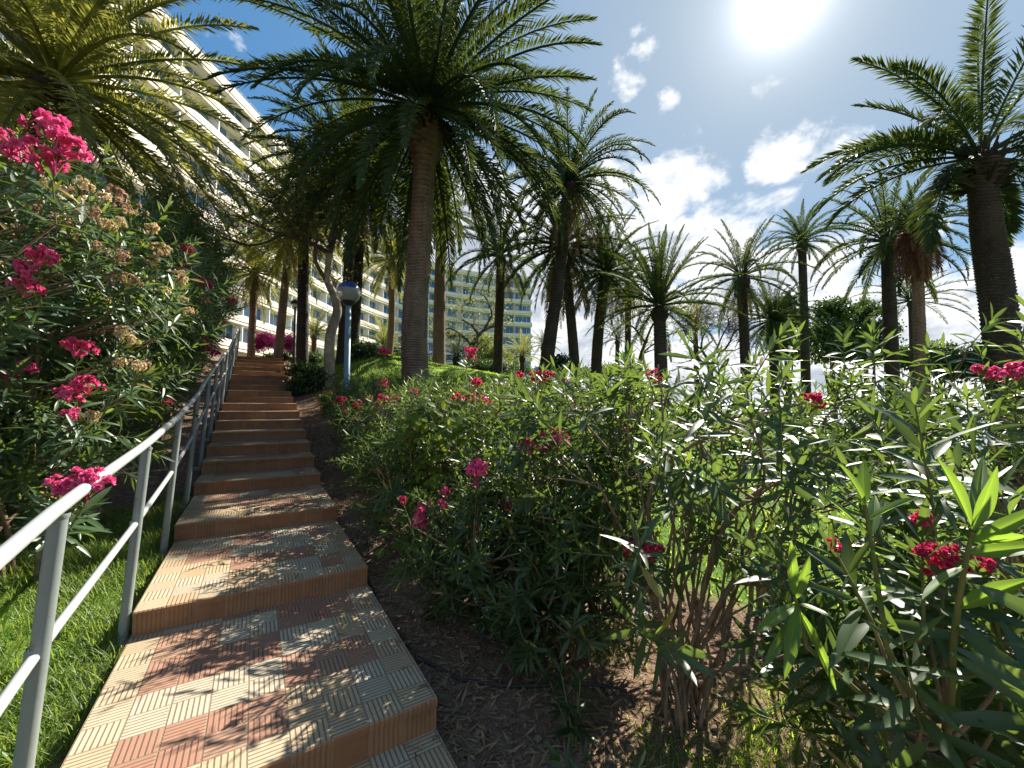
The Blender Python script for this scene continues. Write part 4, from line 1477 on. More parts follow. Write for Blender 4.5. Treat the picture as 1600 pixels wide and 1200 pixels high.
clump_tree('bush', 'low green bush left of the pale curved tree', 'bush', 497, 575, 14.5, [(492, 565, 16, 12, 0), (505, 572, 12, 9, 0)], 80, .11, M['bush'], 0, 93, cl_r=.16, group=BG)
clump_tree('bush', 'dull green bush before the lowest hotel floor behind the globe lamp', 'bush', 560, 580, 40, [(545, 560, 30, 12, 0), (600, 562, 34, 12, 0)], 120, .25, M['tree'], 0, 94, cl_r=.4, group=BG)
clump_tree('bush', 'long dull green bush along the foot of the hotel behind the loungers', 'bush', 690, 585, 46, [(670, 568, 40, 12, 0), (730, 570, 40, 12, 0), (790, 575, 40, 10, 0), (840, 580, 30, 9, 0)], 200, .3, M['bush'], 0, 95, cl_r=.5, group=BG)

# vine with broad yellow green leaves over the low oleanders
def vine():
    rng = np.random.default_rng(90)
    base = at(655, 900, 3.9)
    base[2] = float(G(base[0], base[1]))
    root = empty('grape_vine', base, 'yellow green vine with broad leaves climbing over the low oleanders', 'vine')
    st = MB()
    O, A, Nn, LL, WW, KK = [], [], [], [], [], []
    path = [(652, 880, 3.75), (650, 800, 3.6), (655, 740, 3.6), (668, 690, 3.6), (690, 655, 3.65), (660, 660, 3.65), (640, 690, 3.6), (735, 645, 3.6), (720, 680, 3.5), (640, 850, 3.6)]
    for i in range(9):
        a, c = at(*path[0]) - base, at(*path[i]) - base
        m = (a + c) / 2 + rng.normal(0, .06, 3)
        t = np.linspace(0, 1, 7)[:, None]
        P = (1 - t) ** 2 * a + 2 * t * (1 - t) * m + t ** 2 * c
        if i:
            st.tube(P, .005, .003, 4)
    for i, (px, py, Yp) in enumerate(path[:10]):
        for _ in range(20 if py < 720 else 14):
            p = at(px + rng.normal(0, 17), py + rng.normal(0, 13), Yp + rng.normal(0, .07)) - base
            for s in (-.55, 0, .55):                       # three lobes to a leaf
                d = norm(np.array([rng.normal(0, .1) + math.sin(s) * 1.1, -.35 + rng.normal(0, .1), -.35 * math.cos(s)]))
                O.append(p)
                A.append(d)
                Nn.append(np.array([0, -.5, .9]) + rng.normal(0, .12, 3))
                LL.append(rng.uniform(.07, .10))
                WW.append(rng.uniform(.05, .065))
                KK.append(rng.uniform(0, .15))
    V, Q, T, k = leaf_verts(np.array(O), np.array(A), np.array(Nn), LL, WW, KK, .12, True)
    mk('foliage', V, [Q, T], M['vine'], root, np.repeat(rng.random(len(O)), k))
    st.build('stems', M['twig'], root, True)


vine()


def seedling(label, px, py, Y, h, seed):
    rng = np.random.default_rng(seed)
    p = at(px, py, Y)
    base = np.array([p[0], Y, float(G(p[0], Y))])
    root = empty('oleander_seedling', base, label, 'plant', 'young oleander plants on the soil')
    P0, D, Ls = [], [], []
    st = MB()
    for i in range(4):
        d = norm(np.array([rng.normal(0, .35), rng.normal(0, .35), 1]))
        l = h * rng.uniform(.6, 1.1)
        st.tube([(0, 0, -.03), d * l * .5, d * l], .005, .003, 5)
        P0.append(d * l * .25)
        D.append(d)
        Ls.append(l * .75)
    O, A, Nn, LL, WW, KK, RR = whorls(rng, P0, D, Ls, .06, .12, .026)
    V, Q, T, k = leaf_verts(O, A, Nn, LL, WW, KK, .25, True)
    mk('foliage', V, [Q, T], M['oleander_dark'], root, np.repeat(RR, k))
    st.build('stems', M['twig'], root, True)


seedling('dark young oleander on the soil left of the tan canes', 898, 1150, 2.05, .34, 1)
seedling('young oleander sprig on the soil beside the lowest steps', 690, 1010, 3.0, .36, 2)
seedling('young oleander sprig at the lower edge near the canes', 930, 1210, 1.75, .26, 3)

# flowers go to the shrub they stand in
for f in FL:
    best = min(SHRUBS, key=lambda s: math.hypot(f['p'][0] - s['x'], f['p'][1] - s['y']) / s['R'])
    best['flowers'].append(f)
for s in SHRUBS:
    build_shrub(s)

# ------------------------------------------------------------------ grass and litter
def blades(name, label, pts, L, W, mat, seed, lean=.5):
    rng = np.random.default_rng(seed)
    n = len(pts)
    z = G(pts[:, 0], pts[:, 1])
    O = np.column_stack([pts, z - .01])
    az = rng.uniform(0, 2 * PI, n)
    ln = rng.uniform(.1, 1, n) * lean
    A = np.column_stack([np.cos(az) * ln, np.sin(az) * ln, np.ones(n)])
    Nn = np.column_stack([-np.cos(az), -np.sin(az), ln])
    l = L * rng.uniform(.55, 1.25, n)
    V, Q, T, k = leaf_verts(O, A, Nn, l, np.full(n, W) * rng.uniform(.7, 1.3, n), rng.uniform(.05, .5, n), .2, True)
    pa = .5 + .25 * np.sin(pts[:, 0] * 4.3 + 2 * np.sin(pts[:, 1] * 2.9)) + .25 * np.sin(pts[:, 1] * 5.7 + 1.5 * np.sin(pts[:, 0] * 6.1))
    o = mk(name, V, [Q, T], mat, rnd=np.repeat(np.clip(.55 * pa + .45 * rng.random(n) + (rng.random(n) < .05) * .6, 0, 1.6), k))
    return tag(o, label, 'grass', kind='stuff')


rg = np.random.default_rng(200)
U = rg.uniform(-1.2, 4.6, 52000)
Vv = rg.uniform(-2.5, -.70, 52000)
wob = .25 * np.sin(U * 3) + .15 * np.sin(U * 7 + 1)
wl = np.interp(U, [-1.2, 1, 3, 4.6], [-2.6, -2.2, -1.75, -1.1])
ok = (Vv > wl + wob * .5) & (rg.random(52000) < np.interp(Vv, [-2.5, -.8, -.7], [1, 1, .6])) & (rg.random(52000) < np.interp(U, [3.0, 4.6], [1, .25])) & (rg.random(52000) < np.clip(.75 + .5 * np.sin(U * 6 + 2 * np.sin(Vv * 5)) * np.sin(Vv * 7 + U * 2), .2, 1))
U, Vv = U[ok], Vv[ok]
pts = np.stack([O_ST + D_ST * a + R_ST * c for a, c in zip(U, Vv)])
blades('grass', 'lush green grass strip left of the stairs under the handrail', pts, .125, .0065, M['grass'], 1, .9)

n = 190000
X = rg.uniform(-6, 18, n)
Yy = 1.2 + 24 * rg.random(n) ** 1.5
m = lawn_mask(X, Yy)
u_, v_ = uv_of(X, Yy)
ok = (v_ > 1.0) & (rg.random(n) < m ** 1.5) & (np.abs(X) < 1.4 * Yy + .5)
pts = np.column_stack([X[ok], Yy[ok]])
blades('lawn', 'bright sunlit green lawn behind the oleanders', pts, .07, .011, M['lawn_grass'], 2, .8)
# thin tufts on the soil near the multi stemmed shrub
c = np.array([(1.15, 1.95), (1.3, 2.15), (1.05, 1.8), (1.45, 1.75), (.9, 1.75), (1.25, 1.65), (.55, 2.85), (.1, 3.1), (.75, 2.0), (1.6, 2.2)])
k = rg.integers(len(c), size=5200)
pts = c[k] + rg.normal(0, .13, (5200, 2))
blades('grass_tufts', 'thin yellow green grass tufts on the soil around the tan canes', pts, .055, .005, M['lawn_grass'], 3, .9)


def clods():
    rng = np.random.default_rng(15)
    b = MB()
    n = 1500
    U = rng.uniform(-1.6, 7, n)
    V_ = .76 + 2.2 * rng.random(n) ** 1.3
    for u, v in zip(U, V_):
        x, y = xy_of(u, v)
        r = rng.uniform(.006, .022) * (1.6 if rng.random() < .08 else 1)
        z = float(G(x, y)) + r * .2
        P = np.array([(1, 0, 0), (0, 1, 0), (-1, 0, 0), (0, -1, 0), (.7, .7, .5), (-.7, .7, .6), (-.7, -.7, .5), (.7, -.7, .6), (0, 0, .9)]) * r * rng.uniform(.7, 1.3, (9, 3)) + (x, y, z)
        b.add(P, None, [(0, 1, 4), (1, 2, 5), (2, 3, 6), (3, 0, 7), (4, 1, 5), (5, 2, 6), (6, 3, 7), (7, 0, 4), (4, 5, 8), (5, 6, 8), (6, 7, 8), (7, 4, 8)])
    o = b.build('soil_clods', plain_mat('crumbled soil', (.12, .08, .055), (.24, .17, .12), .95, 20, .1))
    tag(o, 'small clods and pebbles lying on the brown soil beside the stairs', 'soil clods', kind='stuff')


clods()


def litter():
    rng = np.random.default_rng(5)
    n = 9000
    U = rng.uniform(-1.8, 9, n)
    V_ = .74 + 2.4 * rng.random(n) ** 1.4
    x = O_ST[0] + D_ST[0] * U + R_ST[0] * V_
    y = O_ST[1] + D_ST[1] * U + R_ST[1] * V_
    k = 1600
    x = np.concatenate([x, rng.uniform(-.3, 2.4, k)])
    y = np.concatenate([y, rng.uniform(1.0, 3.2, k)])
    u, v = uv_of(x, y)
    ok = v > .74
    x, y = x[ok], y[ok]
    n = len(x)
    O = np.column_stack([x, y, G(x, y) + rng.uniform(.002, .016, n)])
    A = np.column_stack([rng.normal(0, 1, (n, 2)), rng.normal(.05, .18, n)])
    Nn = np.column_stack([rng.normal(0, .3, (n, 2)), np.ones(n)])
    V, Q, T, kk = leaf_verts(O, A, Nn, rng.uniform(.04, .12, n), rng.uniform(.006, .018, n), rng.uniform(-.25, .25, n), .4, False)
    # and a few that have blown onto the treads
    m = 260
    U2 = rng.uniform(-.9, 8.5, m)
    V2 = .68 - 1.3 * rng.random(m) ** 2.2
    k0 = np.searchsorted(ST_U, U2) - 1
    x2 = O_ST[0] + D_ST[0] * U2 + R_ST[0] * V2
    y2 = O_ST[1] + D_ST[1] * U2 + R_ST[1] * V2
    fr_ = (U2 - np.array(ST_U)[k0]) / (np.array(ST_U)[k0 + 1] - np.array(ST_U)[k0])
    z2 = np.array(ST_H)[k0] + fr_ * np.where(np.array(ST_U)[k0 + 1] - np.array(ST_U)[k0] > 1, .018, .006) + .004
    O2 = np.column_stack([x2, y2, z2])
    A2 = np.column_stack([rng.normal(0, 1, (m, 2)), rng.normal(.08, .08, m)])
    W2 = leaf_verts(O2, A2, np.column_stack([rng.normal(0, .15, (m, 2)), np.ones(m)]), rng.uniform(.03, .10, m), rng.uniform(.006, .016, m), rng.uniform(-.1, .0, m), .3, False)
    T = np.concatenate([T, W2[2] + len(V)])
    V = np.concatenate([V, W2[0]])
    n = n + m
    o = mk('leaf_litter', V, [Q, T], M['litter'], rnd=np.repeat(rng.random(n), kk))
    tag(o, 'dry fallen leaves scattered over the soil right of the stairs', 'leaf litter', kind='stuff')
    # sprinkled leaves on the treads
    b = MB()
    for i in range(520):
        u = rng.uniform(-.5, 9) if i < 260 else rng.uniform(-.5, 4.3)
        v = rng.uniform(.45, .93) if rng.random() < .55 else rng.uniform(.69, .95)
        x, y = xy_of(u, v)
        b.tube([(x, y, float(G(x, y)) + .006), (x + rng.normal(0, .07), y + rng.normal(0, .07), float(G(x, y)) + .012)], .003, .0015, 3) if abs(v) > .75 else None
    o = b.build('twigs', M['stem'])
    tag(o, 'small dry twigs lying on the soil beside the stairs', 'twigs', kind='stuff')


litter()

# irrigation hose on the soil
b = MB()
hp = [(560, 870, 0), (600, 960, 0), (650, 1025, 0), (720, 1062, 0), (800, 1072, 0), (870, 1070, 0), (925, 1068, 0), (980, 1080, 0)]
H3 = []
for px, py, _ in hp:
    d = ray(px, py)
    t = -EYE / d[2] * .95
    for _ in range(12):
        p = d * t
        t *= (EYE - float(G(p[0], p[1])) - .012) / max(1e-3, -d[2] * t) if d[2] < 0 else 1
    p = np.array([0, 0, EYE]) + d * t
    H3.append(p)
H3 = np.array(H3)
tt = np.linspace(0, 1, 50)
H3 = np.stack([np.interp(tt, np.linspace(0, 1, len(hp)), H3[:, i]) for i in range(3)], -1)
H3[:, 2] = G(H3[:, 0], H3[:, 1]) + .012
b.tube(H3, .010, seg=8)
hose = b.build('irrigation_hose', plain_mat('dark rubber hose', (.03, .028, .027), (.06, .055, .05), .6), None, True)
tag(hose, 'thin dark irrigation hose curving over the soil below the oleanders', 'hose')

# ------------------------------------------------------------------ lamps
M['pole_blue'] = plain_mat('blue grey lamp pole', (.10, .20, .28), (.16, .27, .35), .4, 5, .5)
M['black'] = plain_mat('black metal', (.015, .015, .017), (.03, .03, .032), .5, 5, .4)
m, nt, out = new_mat('blue lamp cap')
N = NT(nt)
nt.links.new(N.pbsdf((.030, .065, .30), .16, .6).outputs[0], out.inputs[0])
M['cap'] = m
m, nt, out = new_mat('clear lamp globe')
N = NT(nt)
p = N.pbsdf((.92, .93, .88), .08, .5)
p.inputs['Transmission Weight'].default_value = .72
p.inputs['IOR'].default_value = 1.12
nt.links.new(p.outputs[0], out.inputs[0])
M['globe'] = m
m, nt, out = new_mat('white lamp bulb')
N = NT(nt)
nt.links.new(N.pbsdf((.8, .78, .68), .4, .4).outputs[0], out.inputs[0])
M['bulb'] = m

Y = 10.6
c = at(545, 457, Y)
x, zc = c[0], c[2]
g = float(G(x, Y))
R = 17.8 * Y / 640
lamp = empty('street_lamp', (x, Y, g), 'round globe lamp with a blue upper half on a blue grey pole', 'lamp', 'garden lamps')
b = MB()
b.lathe([(.10, -.1), (.10, .05), (.075, .10), (.072, zc - g - R - .05), (.0, zc - g - R - .04)], 20)
b.build('pole', M['pole_blue'], lamp, True)
b = MB()
b.lathe([(.075, zc - g - R - .06), (R * .5, zc - g - R + .01), (R * .62, zc - g - R * .83), (R * .60, zc - g - R * .78), (0, zc - g - R * .76)], 28)
b.build('collar', M['black'], lamp, True)
th = np.linspace(-PI / 2 * .62, 0.28, 14)
b = MB()
b.lathe([(R * math.cos(t), zc - g + R * math.sin(t)) for t in th] + [(R * .985 * math.cos(t), zc - g + R * .985 * math.sin(t)) for t in th[::-1]], 36)
b.build('globe', M['globe'], lamp, True)
th = np.linspace(0.28, PI / 2, 12)
b = MB()
b.lathe([(R * .96 * math.cos(.28), zc - g + R * math.sin(.28) - .004), (R * 1.012 * math.cos(.28), zc - g + R * math.sin(.28) - .004)] + [(R * 1.006 * math.cos(t) + 1e-4, zc - g + R * 1.006 * math.sin(t)) for t in th], 36)
b.build('cap', M['cap'], lamp, True)
b = MB()
b.lathe([(.02, zc - g - R * .76), (R * .35, zc - g - R * .5), (R * .5, zc - g - R * .15), (R * .45, zc - g + R * .1), (.0, zc - g + R * .2)], 16)
b.build('bulb', M['bulb'], lamp, True)  # bulb enlarged as an added white reflector to lighten the globe

Y = 14.2
c = at(462, 474, Y)
x, zc = c[0], c[2]
g = float(G(x, Y))
lamp = empty('street_lamp', (x, Y, g), 'short dark lamp with a thin pole and small dome hood beside the upper stairs', 'lamp', 'garden lamps')
b = MB()
b.lathe([(.05, -.1), (.045, zc - g - .12), (.0, zc - g - .11)], 10)
b.build('pole', M['black'], lamp, True)
b = MB()
b.lathe([(.155, zc - g - .02), (.16, zc - g), (.14, zc - g + .06), (.09, zc - g + .12), (.0, zc - g + .15)], 20)
b.build('hood', M['black'], lamp, True)
b = MB()
b.lathe([(.045, zc - g - .13), (.10, zc - g - .10), (.12, zc - g - .03), (.0, zc - g - .025)], 16)
b.build('globe', M['bulb'], lamp, True)

# ------------------------------------------------------------------ hotel
M['parapet'] = plain_mat('cream painted concrete', (.70, .61, .51), (.78, .69, .58), .8, .35, .25)
M['soffit'] = plain_mat('pale balcony slab', (.62, .56, .46), (.70, .64, .54), .8, .5, .2)
M['joint'] = plain_mat('brown facade joint', (.20, .12, .07), (.27, .17, .10), .85, 1)
M['backwall'] = plain_mat('pale balcony wall', (.60, .58, .54), (.68, .66, .61), .8, .4)
M['white'] = plain_mat('white painted metal', (.75, .75, .73), (.80, .80, .78), .5, 3)


def glass_mat():
    m, nt, out = new_mat('blue window glass')
    N = NT(nt)
    oi = N.node('ShaderNodeObjectInfo')
    wn = N.node('ShaderNodeTexWhiteNoise', noise_dimensions='3D')
    N.put(wn.inputs['Vector'], N.vmath('FLOOR', N.vmath('MULTIPLY', N.objpos(), (.9, .9, .35))))
    rv = N.math('FRACT', N.math('ADD', wn.outputs['Value'], oi.outputs['Random']))
    col = N.ramp(rv, [(0, (.03, .08, .18)), (.55, (.045, .155, .36)), (.8, (.07, .17, .22)), (.93, (.45, .46, .42))])
    p = N.pbsdf(col, .06, .75)
    nt.links.new(p.outputs[0], out.inputs[0])
    return m


M['glass'] = glass_mat()
FH = 2.95
Z0 = 8.0
NF = 9
ctrl = np.array([(-31.5, 8), (-30.6, 20), (-29.8, 33), (-29.3, 46), (-28.9, 58), (-28.2, 70), (-26, 80), (-21.8, 89), (-15.5, 96.5), (-7, 101.2), (5.2, 104)])
tc = np.linspace(0, 1, len(ctrl))
cx_ = np.polynomial.polynomial.polyfit(tc, ctrl[:, 0], 7)
cy_ = np.polynomial.polynomial.polyfit(tc, ctrl[:, 1], 7)
ts = np.linspace(0, 1, 600)
FX, FY = np.interp(ts, tc, ctrl[:, 0]), np.interp(ts, tc, ctrl[:, 1])
for _ in range(500):
    FX[1:-1] = (FX[:-2] + 2 * FX[1:-1] + FX[2:]) / 4
    FY[1:-1] = (FY[:-2] + 2 * FY[1:-1] + FY[2:]) / 4
sl = np.concatenate([[0], np.cumsum(np.hypot(np.diff(FX), np.diff(FY)))])
BAY = 4.5
nb = int(sl[-1] // BAY)
sb_ = np.linspace(0, sl[-1], nb + 1)
sf_ = np.linspace(0, sl[-1], nb * 3 + 1)


def fpt(s, inset=0.0):
    x = np.interp(s, sl, FX)
    y = np.interp(s, sl, FY)
    e = .4
    dx = np.interp(s + e, sl, FX) - np.interp(s - e, sl, FX)
    dy = np.interp(s + e, sl, FY) - np.interp(s - e, sl, FY)
    l = np.hypot(dx, dy)
    nx_, ny_ = dy / l, -dx / l              # outward, towards the garden
    return x - nx_ * inset, y - ny_ * inset, nx_, ny_


hotel = empty('hotel_building', (FX[300], FY[300], Z0), 'long curved cream hotel of stacked balcony floors with blue windows', 'building')
ho = np.array(hotel.location)


def band(b, ss, i0, i1, z0, z1):
    """a solid strip between two insets that follows the facade"""
    xo, yo, _, _ = fpt(ss, i0)
    xi, yi, _, _ = fpt(ss, i1)
    n = len(ss)
    V = np.concatenate([np.column_stack([xo, yo, np.full(n, z0)]), np.column_stack([xo, yo, np.full(n, z1)]),
                        np.column_stack([xi, yi, np.full(n, z1)]), np.column_stack([xi, yi, np.full(n, z0)])])
    q = []
    for k in range(4):
        a, c = k * n, ((k + 1) % 4) * n
        i = np.arange(n - 1)
        q.append(np.column_stack([a + i, a + i + 1, c + i + 1, c + i]))
    q.append(np.array([[0, n, 2 * n, 3 * n], [n - 1, 4 * n - 1, 3 * n - 1, 2 * n - 1]]))
    b.add(V, np.concatenate(q))


DEEP = 1.15
b = MB()
band(b, sf_, DEEP, DEEP + .3, Z0 - 6, Z0 + NF * FH)
band(b, sf_, 9.5, 9.8, Z0 - 6, Z0 + NF * FH)
x, y, nx_, ny_ = fpt(np.array([sl[-1]]), DEEP + .31)
x2, y2, _, _ = fpt(np.array([sl[-1]]), 9.49)
tx, ty = -ny_[0], nx_[0]
tx, ty = -tx, -ty
b.hexa([(x[0], y[0], Z0 - 6), (x2[0], y2[0], Z0 - 6), (x2[0] - .3, y2[0] + .02, Z0 - 6), (x[0] - .3, y[0] + .02, Z0 - 6),
        (x[0], y[0], Z0 + NF * FH), (x2[0], y2[0], Z0 + NF * FH), (x2[0] - .3, y2[0] + .02, Z0 + NF * FH), (x[0] - .3, y[0] + .02, Z0 + NF * FH)])
b.build('wall', M['backwall'], hotel, xf=ho)
for f in range(NF + 1):
    z = Z0 + f * FH
    b = MB()
    ss = sf_
    band(b, ss, .0, DEEP - .004, z - .26, z)                       # slab
    if f < NF:
        band(b, ss, -.06, .10, z + .06, z + .78)               # parapet
    else:
        band(b, ss, -.06, .12, z + .06, z + .95)
    nq = sum(len(q) for q in b.Q)
    if f < NF:
        for s in sb_[:-1]:
            x0, y0, nx_, ny_ = fpt(np.array([s]), .12)
            x1, y1, _, _ = fpt(np.array([s]), DEEP - .01)
            px_, py_ = -ny_[0] * .05, nx_[0] * .05
            z1 = z + FH - .262
            b.hexa([(x0[0] - px_, y0[0] - py_, z + .003), (x0[0] + px_, y0[0] + py_, z + .003), (x1[0] + px_, y1[0] + py_, z + .003), (x1[0] - px_, y1[0] - py_, z + .003),
                    (x0[0] - px_, y0[0] - py_, z1), (x0[0] + px_, y0[0] + py_, z1), (x1[0] + px_, y1[0] + py_, z1), (x1[0] - px_, y1[0] - py_, z1)])
    nq2 = sum(len(q) for q in b.Q)
    band(b, ss, -.004, .06, z + .001, z + .058)
    nq3 = sum(len(q) for q in b.Q)
    mk('balcony' if f < NF else 'roof_edge', np.concatenate(b.V) - ho, [np.concatenate(b.Q)], [M['parapet'], M['white'], M['joint']], hotel,
       midx=[0] * nq + [1] * (nq2 - nq) + [2] * (nq3 - nq2))
b = MB()
band(b, sf_, .3, 9.4, Z0 + NF * FH + .005, Z0 + NF * FH + .20)
b.build('roof', M['soffit'], hotel, xf=ho)
b = MB()
x, y, _, _ = fpt(sf_, .25)
for dz in (1.35, 1.6):
    b.tube(np.column_stack([x, y, np.full(len(x), Z0 + NF * FH + dz)]), .03, seg=4)
for s in sf_:
    x, y, _, _ = fpt(np.array([s]), .25)
    b.tube([(x[0], y[0], Z0 + NF * FH + .2), (x[0], y[0], Z0 + NF * FH + 1.62)], .05, seg=4)
b.build('roof_railing', M['white'], hotel, xf=ho)

# windows: one mesh (pane with its frame), one object for every bay that shows
WW_, WH_ = BAY - .3, 2.6


def window_geo():
    b = MB()
    b.add([(-WW_ / 2, -.03, 0), (WW_ / 2, -.03, 0), (WW_ / 2, -.03, WH_), (-WW_ / 2, -.03, WH_)], [(0, 1, 2, 3)])
    nq = 1
    t = .05
    parts = [(-WW_ / 2, -WW_ / 2 + t), (WW_ / 2 - t, WW_ / 2)] + [(-WW_ / 2 + WW_ * k / 4 - t / 2, -WW_ / 2 + WW_ * k / 4 + t / 2) for k in (1, 2, 3)]
    for x0, x1 in parts:
        b.box((x0, -.075, 0), (x1, -.034, WH_))
    for z0, z1 in ((WH_ - t, WH_), (0, t)):
        b.box((-WW_ / 2, -.072, z0), (WW_ / 2, -.036, z1))
    return b


wb = window_geo()
nq = sum(len(q) for q in wb.Q)
win_me = mk('window', np.concatenate(wb.V), [np.concatenate(wb.Q)], [M['glass'], M['white']], midx=[0] + [1] * (nq - 1), link=False)
wins = []
for f in range(NF):
    for i in range(nb):
        s = np.array([(sb_[i] + sb_[i + 1]) / 2])
        x, y, nx_, ny_ = fpt(s, DEEP - .004)
        z = Z0 + f * FH + .012
        px, py = proj((x[0], y[0], z + 1))
        if not (-100 < px < 870 and -60 < py < 640):
            continue
        hid = 1.0
        if 640 < px < 695 or px < 150 or (px < 340 and py > 300) or (340 < px < 400 and py > 520):
            hid = .3
        if 400 < px < 640 and py < 330:
            hid = .2
        d = math.hypot(x[0], y[0])
        wins.append((hid * abs(nx_[0] * x[0] + ny_[0] * y[0]) / d ** 3, x[0], y[0], z, math.atan2(nx_[0], -ny_[0])))
wins.sort(reverse=True)
rest = MB()
for k, (_, x, y, z, a) in enumerate(wins):
    if k < 100:
        o = link_mesh('window', win_me, hotel, np.array([x, y, z]) - ho)
        o.rotation_euler = (0, 0, a)
    else:
        Wv = np.concatenate(wb.V)
        ca, sa = math.cos(a), math.sin(a)
        rest.add(np.column_stack([Wv[:, 0] * ca - Wv[:, 1] * sa + x, Wv[:, 0] * sa + Wv[:, 1] * ca + y, Wv[:, 2] + z]) - ho, np.concatenate(wb.Q))
if rest.n:
    mi = ([0] + [1] * (nq - 1)) * (len(wins) - 100)
    o = mk('window_rows', np.concatenate(rest.V), [np.concatenate(rest.Q)], [M['glass'], M['white']], hotel, midx=mi)
    o['kind'] = 'stuff'

# ------------------------------------------------------------------ parasol and loungers on the pool lawn
M['canvas'] = leaf_mat('cream canvas', (.72, .62, .42), (.76, .68, .50), (.6, .5, .3), .8, .2, .1)
M['blue'] = plain_mat('blue cushion', (.03, .09, .42), (.05, .14, .55), .7, 3)
Y = 34
c = at(782, 556, Y)
x, zt = c[0], c[2]
g = float(G(x, Y))
par = empty('parasol', (x, Y, g), 'cream parasol standing on the far lawn before the hotel', 'parasol')
b = MB()
R = 19 * Y / 640
k = 8
th = np.linspace(0, 2 * PI, k, endpoint=False)
hz = zt - g
V = [(0, 0, hz)] + [(R * .5 * math.cos(t), R * .5 * math.sin(t), hz - .22) for t in th] + [(R * math.cos(t), R * math.sin(t), hz - .55) for t in th] + [(R * math.cos(t), R * math.sin(t), hz - .72) for t in th]
T = [(0, 1 + i, 1 + (i + 1) % k) for i in range(k)]
Q = [(1 + i, 1 + k + i, 1 + k + (i + 1) % k, 1 + (i + 1) % k) for i in range(k)] + [(1 + k + i, 1 + 2 * k + i, 1 + 2 * k + (i + 1) % k, 1 + k + (i + 1) % k) for i in range(k)]
b.add(V, Q, T)
b.build('canopy', M['canvas'], par, rnd=True)
b = MB()
b.tube([(0, 0, -.1), (0, 0, hz - .02)], .03, seg=8)
for t in th:
    b.tube([(0, 0, hz - .75), (R * .6 * math.cos(t), R * .6 * math.sin(t), hz - .33)], .012, seg=4)
b.build('pole', M['white'], par, True)
b = MB()
b.lathe([(.3, -.02), (.3, .08), (.05, .12), (.04, .3), (0, .3)], 14)
b.build('base', M['concrete'], par, True)


def lounger_geo():
    fr = MB()
    for sx in (-.3, .3):
        fr.box((sx - .025, -.95, .26), (sx + .025, .95, .31))
    for sy in (-.95, .90):
        fr.box((-.274, sy, .262), (.274, sy + .05, .308))
    fr_me = fr.build('frame', M['white'], link=False)
    leg = MB()
    leg.box((-.025, -.025, 0), (.025, .025, .258))
    leg_me = leg.build('leg', M['white'], link=False)
    cu = MB()
    cu.box((-.29, -.93, .315), (.29, .30, .40))
    cu_me = cu.build('cushion', M['blue'], link=False)
    bk = MB()
    c_, s_ = math.cos(.75), math.sin(.75)
    V = []
    for (l, h) in ((0, 0), (.75, 0), (.75, .085), (0, .085)):
        V.append((.31 + l * c_ - h * s_, .32 + l * s_ + h * c_))
    bk.hexa([(-.29, V[0][0], V[0][1]), (.29, V[0][0], V[0][1]), (.29, V[1][0], V[1][1]), (-.29, V[1][0], V[1][1]),
             (-.29, V[3][0], V[3][1]), (.29, V[3][0], V[3][1]), (.29, V[2][0], V[2][1]), (-.29, V[2][0], V[2][1])])
    bk_me = bk.build('backrest', M['blue'], link=False)
    return fr_me, leg_me, cu_me, bk_me


lg = lounger_geo()
for (px, Y, rz, lab) in ((658, 24, 1.2, 'blue sun lounger right beside the foot of the thickest palm'), (700, 27, 1.5, 'blue sun lounger behind the squat dark green palm'),
                         (716, 29, 1.7, 'blue sun lounger under the bare gnarled tree'), (822, 25, -1.2, 'blue sun lounger below the squat young palm at the hotel end'),
                         (612, 22, .6, 'blue sun lounger left of the thickest palm')):
    x = at(px, 585, Y)[0]
    g = float(G(x, Y))
    r = empty('sun_lounger', (x, Y, g), lab, 'sun lounger', 'blue sun loungers on the far lawn', rz)
    link_mesh('frame', lg[0], r)
    link_mesh('cushion', lg[2], r)
    link_mesh('backrest', lg[3], r)
    for sx in (-.3, .3):
        for sy in (-.85, .85):
            link_mesh('leg', lg[1], r, (sx, sy, 0))

# ------------------------------------------------------------------ light and sky
SUN_AZ, SUN_EL = math.radians(34.9), math.radians(41.1)
sdir = Vector((math.sin(SUN_AZ) * math.cos(SUN_EL), math.cos(SUN_AZ) * math.cos(SUN_EL), math.sin(SUN_EL)))
sd = bpy.data.lights.new('sun', 'SUN')
sd.energy = 5.0
sd.angle = math.radians(.53)
sd.color = (1.0, .94, .83)
so = bpy.data.objects.new('sun', sd)
COL.objects.link(so)
so.rotation_euler = sdir.to_track_quat('Z', 'Y').to_euler()
so.location = (20, 30, 40)

world = bpy.data.worlds.new('World')
scene.world = world
world.use_nodes = True
nt = world.node_tree
nt.nodes.clear()
N = NT(nt)
wo = nt.nodes.new('ShaderNodeOutputWorld')
bg = nt.nodes.new('ShaderNodeBackground')
nt.links.new(bg.outputs[0], wo.inputs[0])
sky = N.node('ShaderNodeTexSky', sky_type='NISHITA')
sky.sun_disc = False
sky.sun_elevation = SUN_EL
sky.sun_rotation = SUN_AZ
sky.altitude = 50
sky.air_density = 1.0
sky.dust_density = .6
sky.ozone_density = 2.0
bg.inputs[1].default_value = .05
D = N.node('ShaderNodeTexCoord').outputs['Generated']
D = N.vmath('NORMALIZE', D)


D0 = D
wv = N.node('ShaderNodeTexNoise')
N.put(wv.inputs['Vector'], D)
wv.inputs['Scale'].default_value = 9
wv.inputs['Detail'].default_value = 5
wv.inputs['Roughness'].default_value = .6
DW = N.vmath('NORMALIZE', N.vmath('ADD', D, N.vmath('MULTIPLY', N.vmath('SUBTRACT', wv.outputs['Color'], (.5, .5, .5)), (.16, .16, .10))))


def dotw(v):
    return N.vmath('DOT_PRODUCT', DW, tuple(float(q) for q in v), out=1)


